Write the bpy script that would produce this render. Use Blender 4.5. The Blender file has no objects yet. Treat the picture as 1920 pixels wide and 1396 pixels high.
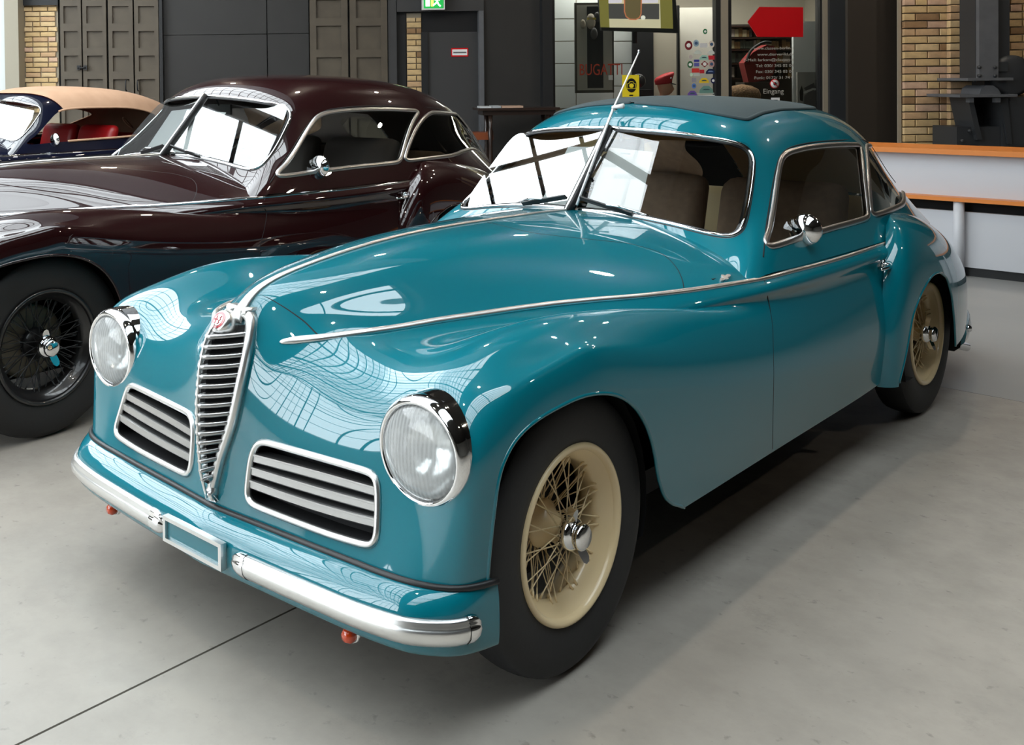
import bpy, bmesh, math, random
import numpy as np
from mathutils import Vector, Matrix, Euler

random.seed(7); np.random.seed(7)
SC = bpy.context.scene
COL = SC.collection

# ------------------------------------------------------------------ camera
# world frame = frame of the teal car: origin on the floor under the middle of its
# front axle, +x to the car's left side, +y towards its tail, +z up, metres
CAM = np.array([2.34809, -2.40037, 1.61735])
YAW, PITCH, ROLL, FPX = -0.806422, 0.017268, -0.0118905, 1947.632
U0, V0, IW, IH = 600.0, 175.896, 1920.0, 1396.0

def cam_axes(yaw, pitch, roll):
    f = np.array([math.sin(yaw) * math.cos(pitch), math.cos(yaw) * math.cos(pitch), -math.sin(pitch)])
    r = np.array([math.cos(yaw), -math.sin(yaw), 0.0])
    u = np.cross(r, f)
    return np.array([r * math.cos(roll) + u * math.sin(roll), -r * math.sin(roll) + u * math.cos(roll), f])

CM = cam_axes(YAW, PITCH, ROLL)

def proj(P):
    d = (np.atleast_2d(np.asarray(P, float)) - CAM) @ CM.T
    return np.stack([U0 + FPX * d[:, 0] / d[:, 2], V0 - FPX * d[:, 1] / d[:, 2], d[:, 2]], 1)

def ray(px, py):
    return CM.T @ np.array([(px - U0) / FPX, (V0 - py) / FPX, 1.0])

def at(px, py, **k):
    d = ray(px, py)
    a, v = list(k.items())[0]
    t = v if a == 'd' else (v - CAM['xyz'.index(a)]) / d['xyz'.index(a)]
    return CAM + t * d

cam_data = bpy.data.cameras.new('camera')
cam = bpy.data.objects.new('camera', cam_data)
COL.objects.link(cam)
R3 = Matrix((CM[0], CM[1], -CM[2])).transposed()
cam.matrix_world = Matrix.Translation(Vector(CAM)) @ R3.to_4x4()
cam_data.sensor_width = 36.0
cam_data.lens = FPX / IW * 36.0
cam_data.shift_x = (IW / 2 - U0) / IW
cam_data.shift_y = (V0 - IH / 2) / IW
cam_data.clip_start = 0.05
cam_data.clip_end = 300
SC.camera = cam

# ------------------------------------------------------------------ sky and light
FH = np.array([math.sin(YAW), math.cos(YAW), 0.0])      # hall axis, away from the camera
RH = np.array([math.cos(YAW), -math.sin(YAW), 0.0])     # across the hall

def hall(lat, dep, z=0.0):
    return np.array([CAM[0], CAM[1], 0.0]) + RH * lat + FH * dep + np.array([0, 0, z])

world = bpy.data.worlds.new('overcast_sky')
SC.world = world
world.use_nodes = True
wn = world.node_tree
wn.nodes['Background'].inputs[0].default_value = (0.93, 0.975, 1.0, 1)
wn.nodes['Background'].inputs[1].default_value = 10.5

def portal(loc, xdir, ydir, sx, sy):
    ld = bpy.data.lights.new('sky_portal', 'AREA')
    ld.shape = 'RECTANGLE'; ld.size = sx; ld.size_y = sy
    ld.cycles.is_portal = True
    o = bpy.data.objects.new('sky_portal', ld)
    COL.objects.link(o)
    x = Vector(xdir).normalized(); y = Vector(ydir).normalized(); z = x.cross(y)
    o.matrix_world = Matrix.Translation(Vector(loc)) @ Matrix((x, y, z)).transposed().to_4x4()
    return o

VX0, VX1, VY0, VY1, VAULT_Z = -13.0, -0.42, -14.2, 3.6, 5.2      # glazed vault over the open side of the hall
SKY2 = (1.15, 3.3, -7.5, 2.6)        # flat roof light strip to the right of the aisle
portal(((VX0 + VX1) / 2, (VY0 + VY1) / 2, VAULT_Z + .02), (1, 0, 0), (0, 1, 0), VX1 - VX0, VY1 - VY0)
portal(((SKY2[0] + SKY2[1]) / 2, (SKY2[2] + SKY2[3]) / 2, VAULT_Z + .02), (1, 0, 0), (0, 1, 0), SKY2[1] - SKY2[0], SKY2[3] - SKY2[2])
portal(((VX0 + VX1) / 2, -13.9, 3.1), (1, 0, 0), (0, 0, 1), VX1 - VX0, 4.8)

vs = SC.view_settings
SC.display_settings.display_device = 'sRGB'
vs.view_transform = 'Standard'
vs.look = 'None'
vs.gamma = 1.0
vs.use_curve_mapping = False
vs.exposure = -0.32
SC.cycles.max_bounces = 10
SC.cycles.glossy_bounces = 5
SC.cycles.transmission_bounces = 8
SC.cycles.transparent_max_bounces = 24
SC.cycles.caustics_reflective = False
SC.cycles.caustics_refractive = False
SC.cycles.sample_clamp_indirect = 6.0
SC.cycles.use_denoising = True

# ------------------------------------------------------------------ materials
def srgb(r, g, b):
    f = lambda c: (c / 255 / 12.92) if c / 255 <= .04045 else ((c / 255 + .055) / 1.055) ** 2.4
    return (f(r), f(g), f(b), 1.0)

def pbsdf(m):
    return m.node_tree.nodes['Principled BSDF']

def mat(name, col, rough=.5, metal=0.0, coat=0.0, coat_rough=.03, emit=None, emit_s=0.0, spec=.5, noise=None, bump=None, alpha=None, trans=0.0, ior=1.45, coat_ior=1.5):
    """noise=(scale, amount, second colour); bump=(scale, strength, distance)"""
    m = bpy.data.materials.new(name)
    m.use_nodes = True
    nt = m.node_tree; b = pbsdf(m)
    b.inputs['Base Color'].default_value = col
    b.inputs['Roughness'].default_value = rough
    b.inputs['Metallic'].default_value = metal
    b.inputs['Specular IOR Level'].default_value = spec
    b.inputs['Coat Weight'].default_value = coat
    b.inputs['Coat Roughness'].default_value = coat_rough
    b.inputs['IOR'].default_value = ior
    b.inputs['Coat IOR'].default_value = coat_ior
    b.inputs['Transmission Weight'].default_value = trans
    if emit:
        b.inputs['Emission Color'].default_value = emit
        b.inputs['Emission Strength'].default_value = emit_s
    if alpha is not None:
        b.inputs['Alpha'].default_value = alpha
    if noise or bump:
        tc = nt.nodes.new('ShaderNodeTexCoord')
    if noise:
        n = nt.nodes.new('ShaderNodeTexNoise'); n.inputs['Scale'].default_value = noise[0]; n.inputs['Detail'].default_value = 6
        nt.links.new(tc.outputs['Object'], n.inputs['Vector'])
        mx = nt.nodes.new('ShaderNodeMix'); mx.data_type = 'RGBA'
        rmp = nt.nodes.new('ShaderNodeMapRange')
        rmp.inputs['From Min'].default_value = .35; rmp.inputs['From Max'].default_value = .65
        rmp.inputs['To Max'].default_value = noise[1]
        nt.links.new(n.outputs['Fac'], rmp.inputs['Value'])
        nt.links.new(rmp.outputs['Result'], mx.inputs['Factor'])
        mx.inputs[6].default_value = col; mx.inputs[7].default_value = noise[2]
        nt.links.new(mx.outputs[2], b.inputs['Base Color'])
    if bump:
        n2 = nt.nodes.new('ShaderNodeTexNoise'); n2.inputs['Scale'].default_value = bump[0]; n2.inputs['Detail'].default_value = 4
        nt.links.new(tc.outputs['Object'], n2.inputs['Vector'])
        bp = nt.nodes.new('ShaderNodeBump'); bp.inputs['Strength'].default_value = bump[1]; bp.inputs['Distance'].default_value = bump[2]
        nt.links.new(n2.outputs['Fac'], bp.inputs['Height'])
        nt.links.new(bp.outputs['Normal'], b.inputs['Normal'])
    return m

def glass_mat(name, tint, refl=1.0, rough=0.0, ior=1.5):
    """thin sheet glass: clear with a fresnel reflection"""
    m = bpy.data.materials.new(name); m.use_nodes = True
    nt = m.node_tree; nt.nodes.clear()
    out = nt.nodes.new('ShaderNodeOutputMaterial')
    mx = nt.nodes.new('ShaderNodeMixShader'); tr = nt.nodes.new('ShaderNodeBsdfTransparent'); gl = nt.nodes.new('ShaderNodeBsdfGlossy')
    fr = nt.nodes.new('ShaderNodeFresnel'); fr.inputs['IOR'].default_value = ior
    mu = nt.nodes.new('ShaderNodeMath'); mu.operation = 'MULTIPLY'; mu.inputs[1].default_value = refl; mu.use_clamp = True
    tr.inputs[0].default_value = tint
    gl.inputs['Color'].default_value = (1, 1, 1, 1); gl.inputs['Roughness'].default_value = rough
    nt.links.new(fr.outputs[0], mu.inputs[0]); nt.links.new(mu.outputs[0], mx.inputs[0])
    nt.links.new(tr.outputs[0], mx.inputs[1]); nt.links.new(gl.outputs[0], mx.inputs[2])
    nt.links.new(mx.outputs[0], out.inputs[0])
    return m

M = {}
M['teal'] = mat('teal_paint', srgb(2, 104, 119), .3, spec=.08, coat=1.0, coat_rough=.012, coat_ior=1.68)
M['burgundy'] = mat('burgundy_paint', srgb(34, 9, 11), .3, spec=.08, coat=1.0, coat_rough=.012, coat_ior=1.68)
M['navy'] = mat('navy_paint', srgb(9, 13, 30), .3, spec=.08, coat=1.0, coat_rough=.012, coat_ior=1.68)
M['chrome'] = mat('chrome', (.86, .86, .87, 1), .06, metal=1.0)
M['alu'] = mat('polished_aluminium', (.80, .80, .79, 1), .32, metal=1.0)
M['slat'] = mat('brushed_slat_metal', (.50, .50, .50, 1), .34, metal=1.0)
M['alu_dark'] = mat('dull_trim_metal', (.50, .49, .48, 1), .3, metal=1.0)
M['rubber'] = mat('tyre_rubber', (.017, .017, .018, 1), .62, bump=(60, .25, .002))
M['black_rubber'] = mat('black_rubber', (.012, .012, .013, 1), .42)
M['dark'] = mat('matt_black', (.006, .006, .007, 1), .8)
M['cream'] = mat('cream_enamel', srgb(226, 203, 160), .35, coat=.5)
M['black_enamel'] = mat('black_enamel', (.012, .012, .013, 1), .3, coat=.6)
M['vinyl'] = mat('black_roof_fabric', srgb(48, 62, 66), .75, bump=(900, .3, .0008))
M['screen_glass'] = glass_mat('windscreen_glass', (.80, .84, .83, 1), 2.6)
M['side_glass'] = glass_mat('side_glass', (.74, .78, .77, 1), 1.2)
M['lens'] = glass_mat('headlamp_lens', (.93, .95, .95, 1), 1.6, .05)
nt_ = M['lens'].node_tree; o_ = [n for n in nt_.nodes if n.type == 'OUTPUT_MATERIAL'][0]; src_ = o_.inputs[0].links[0].from_socket
df_ = nt_.nodes.new('ShaderNodeBsdfDiffuse'); df_.inputs[0].default_value = (.9, .92, .92, 1)
tl_ = nt_.nodes.new('ShaderNodeBsdfTranslucent'); tl_.inputs[0].default_value = (.9, .92, .92, 1)
wv_ = nt_.nodes.new('ShaderNodeTexWave'); wv_.inputs['Scale'].default_value = 26; wv_.bands_direction = 'X'; tc_ = nt_.nodes.new('ShaderNodeTexCoord'); nt_.links.new(tc_.outputs['Object'], wv_.inputs['Vector'])
mr_ = nt_.nodes.new('ShaderNodeMapRange'); mr_.inputs['To Min'].default_value = .30; mr_.inputs['To Max'].default_value = .52; nt_.links.new(wv_.outputs['Fac'], mr_.inputs['Value'])
m1_ = nt_.nodes.new('ShaderNodeMixShader'); m1_.inputs[0].default_value = .4; nt_.links.new(df_.outputs[0], m1_.inputs[1]); nt_.links.new(tl_.outputs[0], m1_.inputs[2])
m2_ = nt_.nodes.new('ShaderNodeMixShader'); nt_.links.new(mr_.outputs[0], m2_.inputs[0]); nt_.links.new(src_, m2_.inputs[1]); nt_.links.new(m1_.outputs[0], m2_.inputs[2]); nt_.links.new(m2_.outputs[0], o_.inputs[0])
M['reflector'] = mat('lamp_reflector', (.9, .9, .9, 1), .16, metal=1.0)
M['amber'] = mat('amber_lens', srgb(196, 62, 16), .15, coat=1.0)
M['red_lens'] = mat('red_lens', srgb(150, 14, 10), .15, coat=1.0)
M['seat_tan'] = mat('taupe_cloth', srgb(150, 122, 100), .8, noise=(30, .35, srgb(120, 96, 78)))
M['seat_cream'] = mat('cream_leather', srgb(206, 178, 130), .55)
M['seat_red'] = mat('red_leather', srgb(132, 12, 16), .38, bump=(40, .2, .004))
M['seat_grey'] = mat('grey_brown_cloth', srgb(108, 98, 94), .8)
M['paper'] = mat('white_paper', (.88, .88, .88, 1), .6)
M['ink'] = mat('black_ink', (.03, .03, .03, 1), .6)
M['softtop'] = mat('tan_canvas', srgb(172, 138, 112), .85, noise=(7, .5, srgb(158, 124, 98)), bump=(500, .25, .001))
M['badge_red'] = mat('badge_red', srgb(168, 22, 40), .3, coat=1)
M['drum_beige'] = mat('drum_enamel', srgb(120, 112, 98), .5)
M['mirror'] = mat('mirror_glass', (.85, .87, .88, 1), .02, metal=1.0)
# ------------------------------------------------------------------ mesh helpers
def link(o, parent=None):
    COL.objects.link(o)
    if parent is not None:
        o.parent = parent
    return o

def tag(o, label=None, cat=None, group=None, kind=None):
    if label: o['label'] = label
    if cat: o['category'] = cat
    if group: o['group'] = group
    if kind: o['kind'] = kind
    return o

def empty(name, loc=(0, 0, 0), label=None, cat=None, group=None, rz=0.0):
    o = bpy.data.objects.new(name, None)
    o.empty_display_size = .2
    COL.objects.link(o)
    o.location = Vector(loc); o.rotation_euler = (0, 0, rz)
    return tag(o, label, cat, group)

def meshdata(name, V, F, material=None, N=None, smooth=True):
    me = bpy.data.meshes.new(name)
    V = np.asarray(V, float)
    me.from_pydata(V[:, :3].tolist(), [], [tuple(int(i) for i in f) for f in F])
    me.update()
    if smooth:
        me.polygons.foreach_set('use_smooth', [True] * len(me.polygons))
    if N is not None:
        N = np.asarray(N, float); N = N / np.maximum(np.linalg.norm(N, axis=1, keepdims=True), 1e-9)
        me.normals_split_custom_set_from_vertices(N.tolist())
    if material: me.materials.append(material)
    return me

def obj(name, me, parent=None, mt=None):
    o = bpy.data.objects.new(name, me)
    if mt is not None:
        if len(me.materials) == 0: me.materials.append(mt)
        else: me.materials[0] = mt
    return link(o, parent)

class MB:
    """collects simple solids, then becomes one mesh"""
    def __init__(s): s.v = []; s.f = []; s.sm = []
    def add(s, V, F, smooth=False):
        o = len(s.v); s.v += [tuple(map(float, p)) for p in V]
        for f in F: s.f.append(tuple(o + int(i) for i in f)); s.sm.append(smooth)
        return s
    def box(s, lo, hi, fr=None):
        x0, y0, z0 = lo; x1, y1, z1 = hi
        V = [(x0, y0, z0), (x1, y0, z0), (x1, y1, z0), (x0, y1, z0), (x0, y0, z1), (x1, y0, z1), (x1, y1, z1), (x0, y1, z1)]
        if fr: V = [fr(*p) for p in V]
        return s.add(V, [(0, 3, 2, 1), (4, 5, 6, 7), (0, 1, 5, 4), (1, 2, 6, 5), (2, 3, 7, 6), (3, 0, 4, 7)])
    def hexa(s, V):
        return s.add(V, [(0, 3, 2, 1), (4, 5, 6, 7), (0, 1, 5, 4), (1, 2, 6, 5), (2, 3, 7, 6), (3, 0, 4, 7)])
    def tube(s, P, r, n=8, closed=False, caps=True, smooth=True):
        V, F = tube_vf(P, r, n, closed, caps)
        return s.add(V, F, smooth)
    def lathe(s, prof, fr=None, n=32, smooth=True, axis='z'):
        V, F = lathe_vf(prof, n, axis)
        if fr: V = [fr(*p) for p in V]
        return s.add(V, F, smooth)
    def prism(s, poly, h0, h1, fr=None, smooth=False):
        """poly: 2D outline; extruded from h0 to h1 on the third axis"""
        n = len(poly)
        V = [(p[0], p[1], h0) for p in poly] + [(p[0], p[1], h1) for p in poly]
        if fr: V = [fr(*p) for p in V]
        s.add(V, [tuple(range(n))[::-1], tuple(range(n, 2 * n))])
        F = [(i, (i + 1) % n, n + (i + 1) % n, n + i) for i in range(n)]
        return s.add(V, F, smooth)
    def mesh(s, name, material=None):
        me = bpy.data.meshes.new(name)
        me.from_pydata(s.v, [], s.f); me.update()
        me.polygons.foreach_set('use_smooth', s.sm)
        bm = bmesh.new(); bm.from_mesh(me); bmesh.ops.recalc_face_normals(bm, faces=bm.faces); bm.to_mesh(me); bm.free()
        if material: me.materials.append(material)
        return me
    def build(s, name, material, parent=None):
        return obj(name, s.mesh(name, material), parent)

def unit(v):
    v = np.asarray(v, float)
    return v / max(np.linalg.norm(v), 1e-12)

def tube_vf(P, r, n=8, closed=False, caps=True):
    P = np.asarray(P, float); m = len(P)
    R = np.full(m, r, float) if np.isscalar(r) else np.asarray(r, float)
    if closed: T = np.roll(P, -1, 0) - np.roll(P, 1, 0)
    else: T = np.gradient(P, axis=0)
    T /= np.maximum(np.linalg.norm(T, axis=1, keepdims=True), 1e-12)
    a = np.array([0, 0, 1.]) if abs(T[0][2]) < .9 else np.array([1., 0, 0])
    u = unit(np.cross(T[0], a)); V = []; 
    for i in range(m):
        u = unit(u - (u @ T[i]) * T[i]); w = np.cross(T[i], u)
        for k in range(n):
            c = 2 * math.pi * k / n
            V.append(P[i] + R[i] * (math.cos(c) * u + math.sin(c) * w))
    F = []
    for i in range(m if closed else m - 1):
        j = (i + 1) % m
        for k in range(n):
            F.append((i * n + k, i * n + (k + 1) % n, j * n + (k + 1) % n, j * n + k))
    if caps and not closed:
        F.append(tuple(range(n))[::-1]); F.append(tuple((m - 1) * n + k for k in range(n)))
    return V, F

def lathe_vf(prof, n=32, axis='z'):
    """prof: list of (radius, height)"""
    V = []; F = []; m = len(prof)
    for r, h in prof:
        for k in range(n):
            c = 2 * math.pi * k / n; a, b = r * math.cos(c), r * math.sin(c)
            V.append((a, b, h) if axis == 'z' else ((h, a, b) if axis == 'x' else (b, h, a)))
    for i in range(m - 1):
        for k in range(n):
            F.append((i * n + k, i * n + (k + 1) % n, (i + 1) * n + (k + 1) % n, (i + 1) * n + k))
    if prof[0][0] > 1e-6: F.append(tuple(range(n))[::-1])
    if prof[-1][0] > 1e-6: F.append(tuple((m - 1) * n + k for k in range(n)))
    return V, F

def catmull(P, k=8, closed=False):
    P = np.asarray(P, float); n = len(P); out = []
    seg = n if closed else n - 1
    for i in range(seg):
        if closed: p0, p1, p2, p3 = P[(i - 1) % n], P[i], P[(i + 1) % n], P[(i + 2) % n]
        else: p0, p1, p2, p3 = P[max(i - 1, 0)], P[i], P[i + 1], P[min(i + 2, n - 1)]
        for t in np.linspace(0, 1, k, endpoint=False):
            out.append(.5 * ((2 * p1) + (-p0 + p2) * t + (2 * p0 - 5 * p1 + 4 * p2 - p3) * t * t + (-p0 + 3 * p1 - 3 * p2 + p3) * t ** 3))
    if not closed: out.append(P[-1])
    return np.array(out)

def resample(P, n, closed=False):
    P = np.asarray(P, float)
    Q = np.vstack([P, P[:1]]) if closed else P
    s = np.concatenate([[0], np.cumsum(np.linalg.norm(np.diff(Q[:, :3], axis=0), axis=1))])
    t = np.linspace(0, s[-1], n + (1 if closed else 0))[:n]
    return np.stack([np.interp(t, s, Q[:, i]) for i in range(Q.shape[1])], 1)

def smooth_path(P, it=3, closed=False):
    P = np.array(P, float)
    for _ in range(it):
        if closed: P = (np.roll(P, 1, 0) + 2 * P + np.roll(P, -1, 0)) / 4
        else: P[1:-1] = (P[:-2] + 2 * P[1:-1] + P[2:]) / 4
    return P

def sweep_vf(P, N, prof, closed=False, scale=None, caps=True):
    """profile (side, out) swept along P; N = outward normals along the path"""
    P = np.asarray(P, float); N = np.asarray(N, float); m = len(P); n = len(prof)
    T = (np.roll(P, -1, 0) - np.roll(P, 1, 0)) if closed else np.gradient(P, axis=0)
    T /= np.maximum(np.linalg.norm(T, axis=1, keepdims=True), 1e-12)
    V = []
    for i in range(m):
        o = unit(N[i] - (N[i] @ T[i]) * T[i]); sd = np.cross(o, T[i])
        k = 1.0 if scale is None else scale[i]
        for a, b in prof: V.append(P[i] + sd * a * k + o * b * k)
    F = []
    for i in range(m if closed else m - 1):
        j = (i + 1) % m
        for k in range(n): F.append((i * n + k, i * n + (k + 1) % n, j * n + (k + 1) % n, j * n + k))
    if caps and not closed:
        F.append(tuple(range(n))[::-1]); F.append(tuple((m - 1) * n + k for k in range(n)))
    return V, F

HALF_ROUND = [(-.5, -.15), (-.46, .12), (-.28, .32), (0, .40), (.28, .32), (.46, .12), (.5, -.15)]

def prof(w, h=None, base=HALF_ROUND):
    h = w if h is None else h
    return [(a * w, b * h) for a, b in base]

# -- smooth surfaces from a table of points
def bbasis(n, ts):
    p = 3
    kn = np.concatenate([[0] * p, np.linspace(0, 1, n - p + 1), [1] * p])
    B = np.zeros((len(ts), n))
    for r, t in enumerate(ts):
        t = min(max(t, 0), 1 - 1e-9)
        N = np.array([1.0 if kn[i] <= t < kn[i + 1] else 0.0 for i in range(len(kn) - 1)])
        for d in range(1, p + 1):
            N2 = np.zeros(len(N) - 1)
            for i in range(len(N) - 1):
                a = (t - kn[i]) / (kn[i + d] - kn[i]) * N[i] if kn[i + d] > kn[i] else 0
                b = (kn[i + d + 1] - t) / (kn[i + d + 1] - kn[i + 1]) * N[i + 1] if kn[i + d + 1] > kn[i + 1] else 0
                N2[i] = a + b
            N = N2
        B[r] = N[:n]
    return B, np.array([(kn[i + 1] + kn[i + 2] + kn[i + 3]) / 3 for i in range(n)])

def surface(net, nu, nv, it=2, mirror=True):
    """net[v][u]; with mirror the first u column lies on x=0 and only x>=0 is returned"""
    net = np.asarray(net, float)
    if mirror:
        m = net[:, :0:-1, :].copy(); m[:, :, 0] *= -1
        net = np.concatenate([m, net], 1)
    n_v, n_u = net.shape[:2]
    _, gu = bbasis(n_u, [0]); _, gv = bbasis(n_v, [0])
    Gu, _ = bbasis(n_u, gu); Gv, _ = bbasis(n_v, gv)
    P = net.copy()
    for _ in range(it):
        P = P + (net - np.einsum('ai,bj,ijk->abk', Gv, Gu, P)) * .9
    us = np.linspace(.5 if mirror else 0, 1, nu); vs_ = np.linspace(0, 1, nv)
    Bu, _ = bbasis(n_u, us); Bv, _ = bbasis(n_v, vs_)
    S = np.einsum('ai,bj,ijk->abk', Bv, Bu, P)
    if mirror: S[:, 0, 0] = 0
    du = np.gradient(S, axis=1); dv = np.gradient(S, axis=0)
    if mirror: du[:, 0, 1:] = 0
    Nn = np.cross(du, dv); Nn /= np.maximum(np.linalg.norm(Nn, axis=2, keepdims=True), 1e-12)
    return S, Nn

def grid_tris(S, Nn):
    nv, nu = S.shape[:2]
    V = np.concatenate([S.reshape(-1, 3), Nn.reshape(-1, 3)], 1)
    i = np.arange(nv - 1)[:, None] * nu + np.arange(nu - 1)[None, :]
    a, b, c, d = i, i + 1, i + nu + 1, i + nu
    F = np.concatenate([np.stack([a, b, c], -1).reshape(-1, 3), np.stack([a, c, d], -1).reshape(-1, 3)])
    return V, F

def clip(V, F, s):
    """keep s<=0; returns V2, F2, cut segments (pairs of V rows)"""
    s = np.where(np.abs(s) < 1e-7, -1e-7, s)
    ins = s[F] <= 0; cnt = ins.sum(1)
    keep = F[cnt == 3]
    newV = [V]; base = len(V); cache = {}; extra = []; newF = []; segs = []
    def cut(i, j):
        k = (i, j) if i < j else (j, i)
        if k not in cache:
            t = s[k[0]] / (s[k[0]] - s[k[1]])
            extra.append(V[k[0]] * (1 - t) + V[k[1]] * t); cache[k] = base + len(extra) - 1
        return cache[k]
    for f in F[(cnt > 0) & (cnt < 3)]:
        f = [int(q) for q in f]; q = [s[i] <= 0 for i in f]
        if sum(q) == 1:
            k = q.index(True); a, b, c = f[k], f[(k + 1) % 3], f[(k + 2) % 3]
            p, r = cut(a, b), cut(a, c); newF.append((a, p, r)); segs.append((p, r))
        else:
            k = q.index(False); a, b, c = f[k], f[(k + 1) % 3], f[(k + 2) % 3]
            p, r = cut(a, b), cut(a, c); newF += [(p, b, c), (p, c, r)]; segs.append((r, p))
    V2 = np.vstack([V, np.array(extra)]) if extra else V
    F2 = np.vstack([keep, np.array(newF, int)]) if newF else keep
    return V2, F2, segs

def compact(V, F):
    F = np.asarray(F, int); u, inv = np.unique(F, return_inverse=True)
    return V[u], inv.reshape(F.shape)

def chain(V, segs):
    """join cut segments into ordered polylines of V rows"""
    nb = {}
    for a, b in segs:
        nb.setdefault(a, []).append(b); nb.setdefault(b, []).append(a)
    done = set(); out = []
    starts = [k for k, v in nb.items() if len(v) == 1] + list(nb)
    for st in starts:
        if st in done: continue
        path = [st]; done.add(st); cur = st
        while True:
            nx = [q for q in nb[cur] if q not in done]
            if not nx: break
            cur = nx[0]; done.add(cur); path.append(cur)
        if len(path) > 2:
            out.append((V[path], len(nb[st]) == 2))
    return out

def poly_sdf(XY, poly):
    """signed distance to a closed 2D outline, negative inside"""
    XY = np.asarray(XY)[:, :2]; P = np.asarray(poly, float); n = len(P)
    d = np.full(len(XY), 1e18); ins = np.zeros(len(XY), bool)
    for i in range(n):
        a, b = P[i], P[(i + 1) % n]; e = b - a; w = XY - a
        t = np.clip((w @ e) / max(e @ e, 1e-12), 0, 1)
        d = np.minimum(d, ((w - t[:, None] * e) ** 2).sum(1))
        c = ((a[1] > XY[:, 1]) != (b[1] > XY[:, 1]))
        if abs(b[1] - a[1]) > 1e-12:
            xs = a[0] + (XY[:, 1] - a[1]) * (b[0] - a[0]) / (b[1] - a[1])
            ins ^= c & (XY[:, 0] < xs)
    return np.where(ins, -1, 1) * np.sqrt(d)

def hit(V, F, px, py):
    """where the line of sight through a photo pixel meets a surface: (point, normal)"""
    q = proj(V[:, :3]); a, b, c = q[F[:, 0]], q[F[:, 1]], q[F[:, 2]]
    p = np.array([px, py])
    def cr(u, v): return u[:, 0] * v[:, 1] - u[:, 1] * v[:, 0]
    A, B, Cc = a[:, :2] - p, b[:, :2] - p, c[:, :2] - p
    w0, w1, w2 = cr(B, Cc), cr(Cc, A), cr(A, B)
    ok = ((w0 >= 0) & (w1 >= 0) & (w2 >= 0)) | ((w0 <= 0) & (w1 <= 0) & (w2 <= 0))
    if not ok.any():
        k = np.argmin(((q[:, :2] - p) ** 2).sum(1)); return V[k, :3].copy(), V[k, 3:6].copy()
    idx = np.where(ok)[0]; z = (a[idx, 2] + b[idx, 2] + c[idx, 2]); k = idx[np.argmin(z)]
    w = np.array([w0[k], w1[k], w2[k]]); w = w / w.sum() if abs(w.sum()) > 1e-12 else np.ones(3) / 3
    r = V[F[k]].T @ w
    return r[:3], unit(r[3:6])

def hits(V, F, pts):
    r = [hit(V, F, *p) for p in pts]
    return np.array([a for a, _ in r]), np.array([b for _, b in r])

def mirror_vf(V, F):
    W = V.copy(); W[:, 0] *= -1
    if W.shape[1] >= 6: W[:, 3] *= -1
    return W, np.asarray(F)[:, ::-1]

def mir(P):
    Q = np.array(P, float); Q[..., 0] *= -1
    return Q

def both(V, F):
    W, G = mirror_vf(V, F)
    return np.vstack([V, W]), np.vstack([F, G + len(V)])

def surf_obj(name, V, F, mt, parent, two=False):
    V, F = compact(V, F)
    if two: V, F = both(V, F)
    return obj(name, meshdata(name, V, F, mt, V[:, 3:6]), parent)
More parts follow.
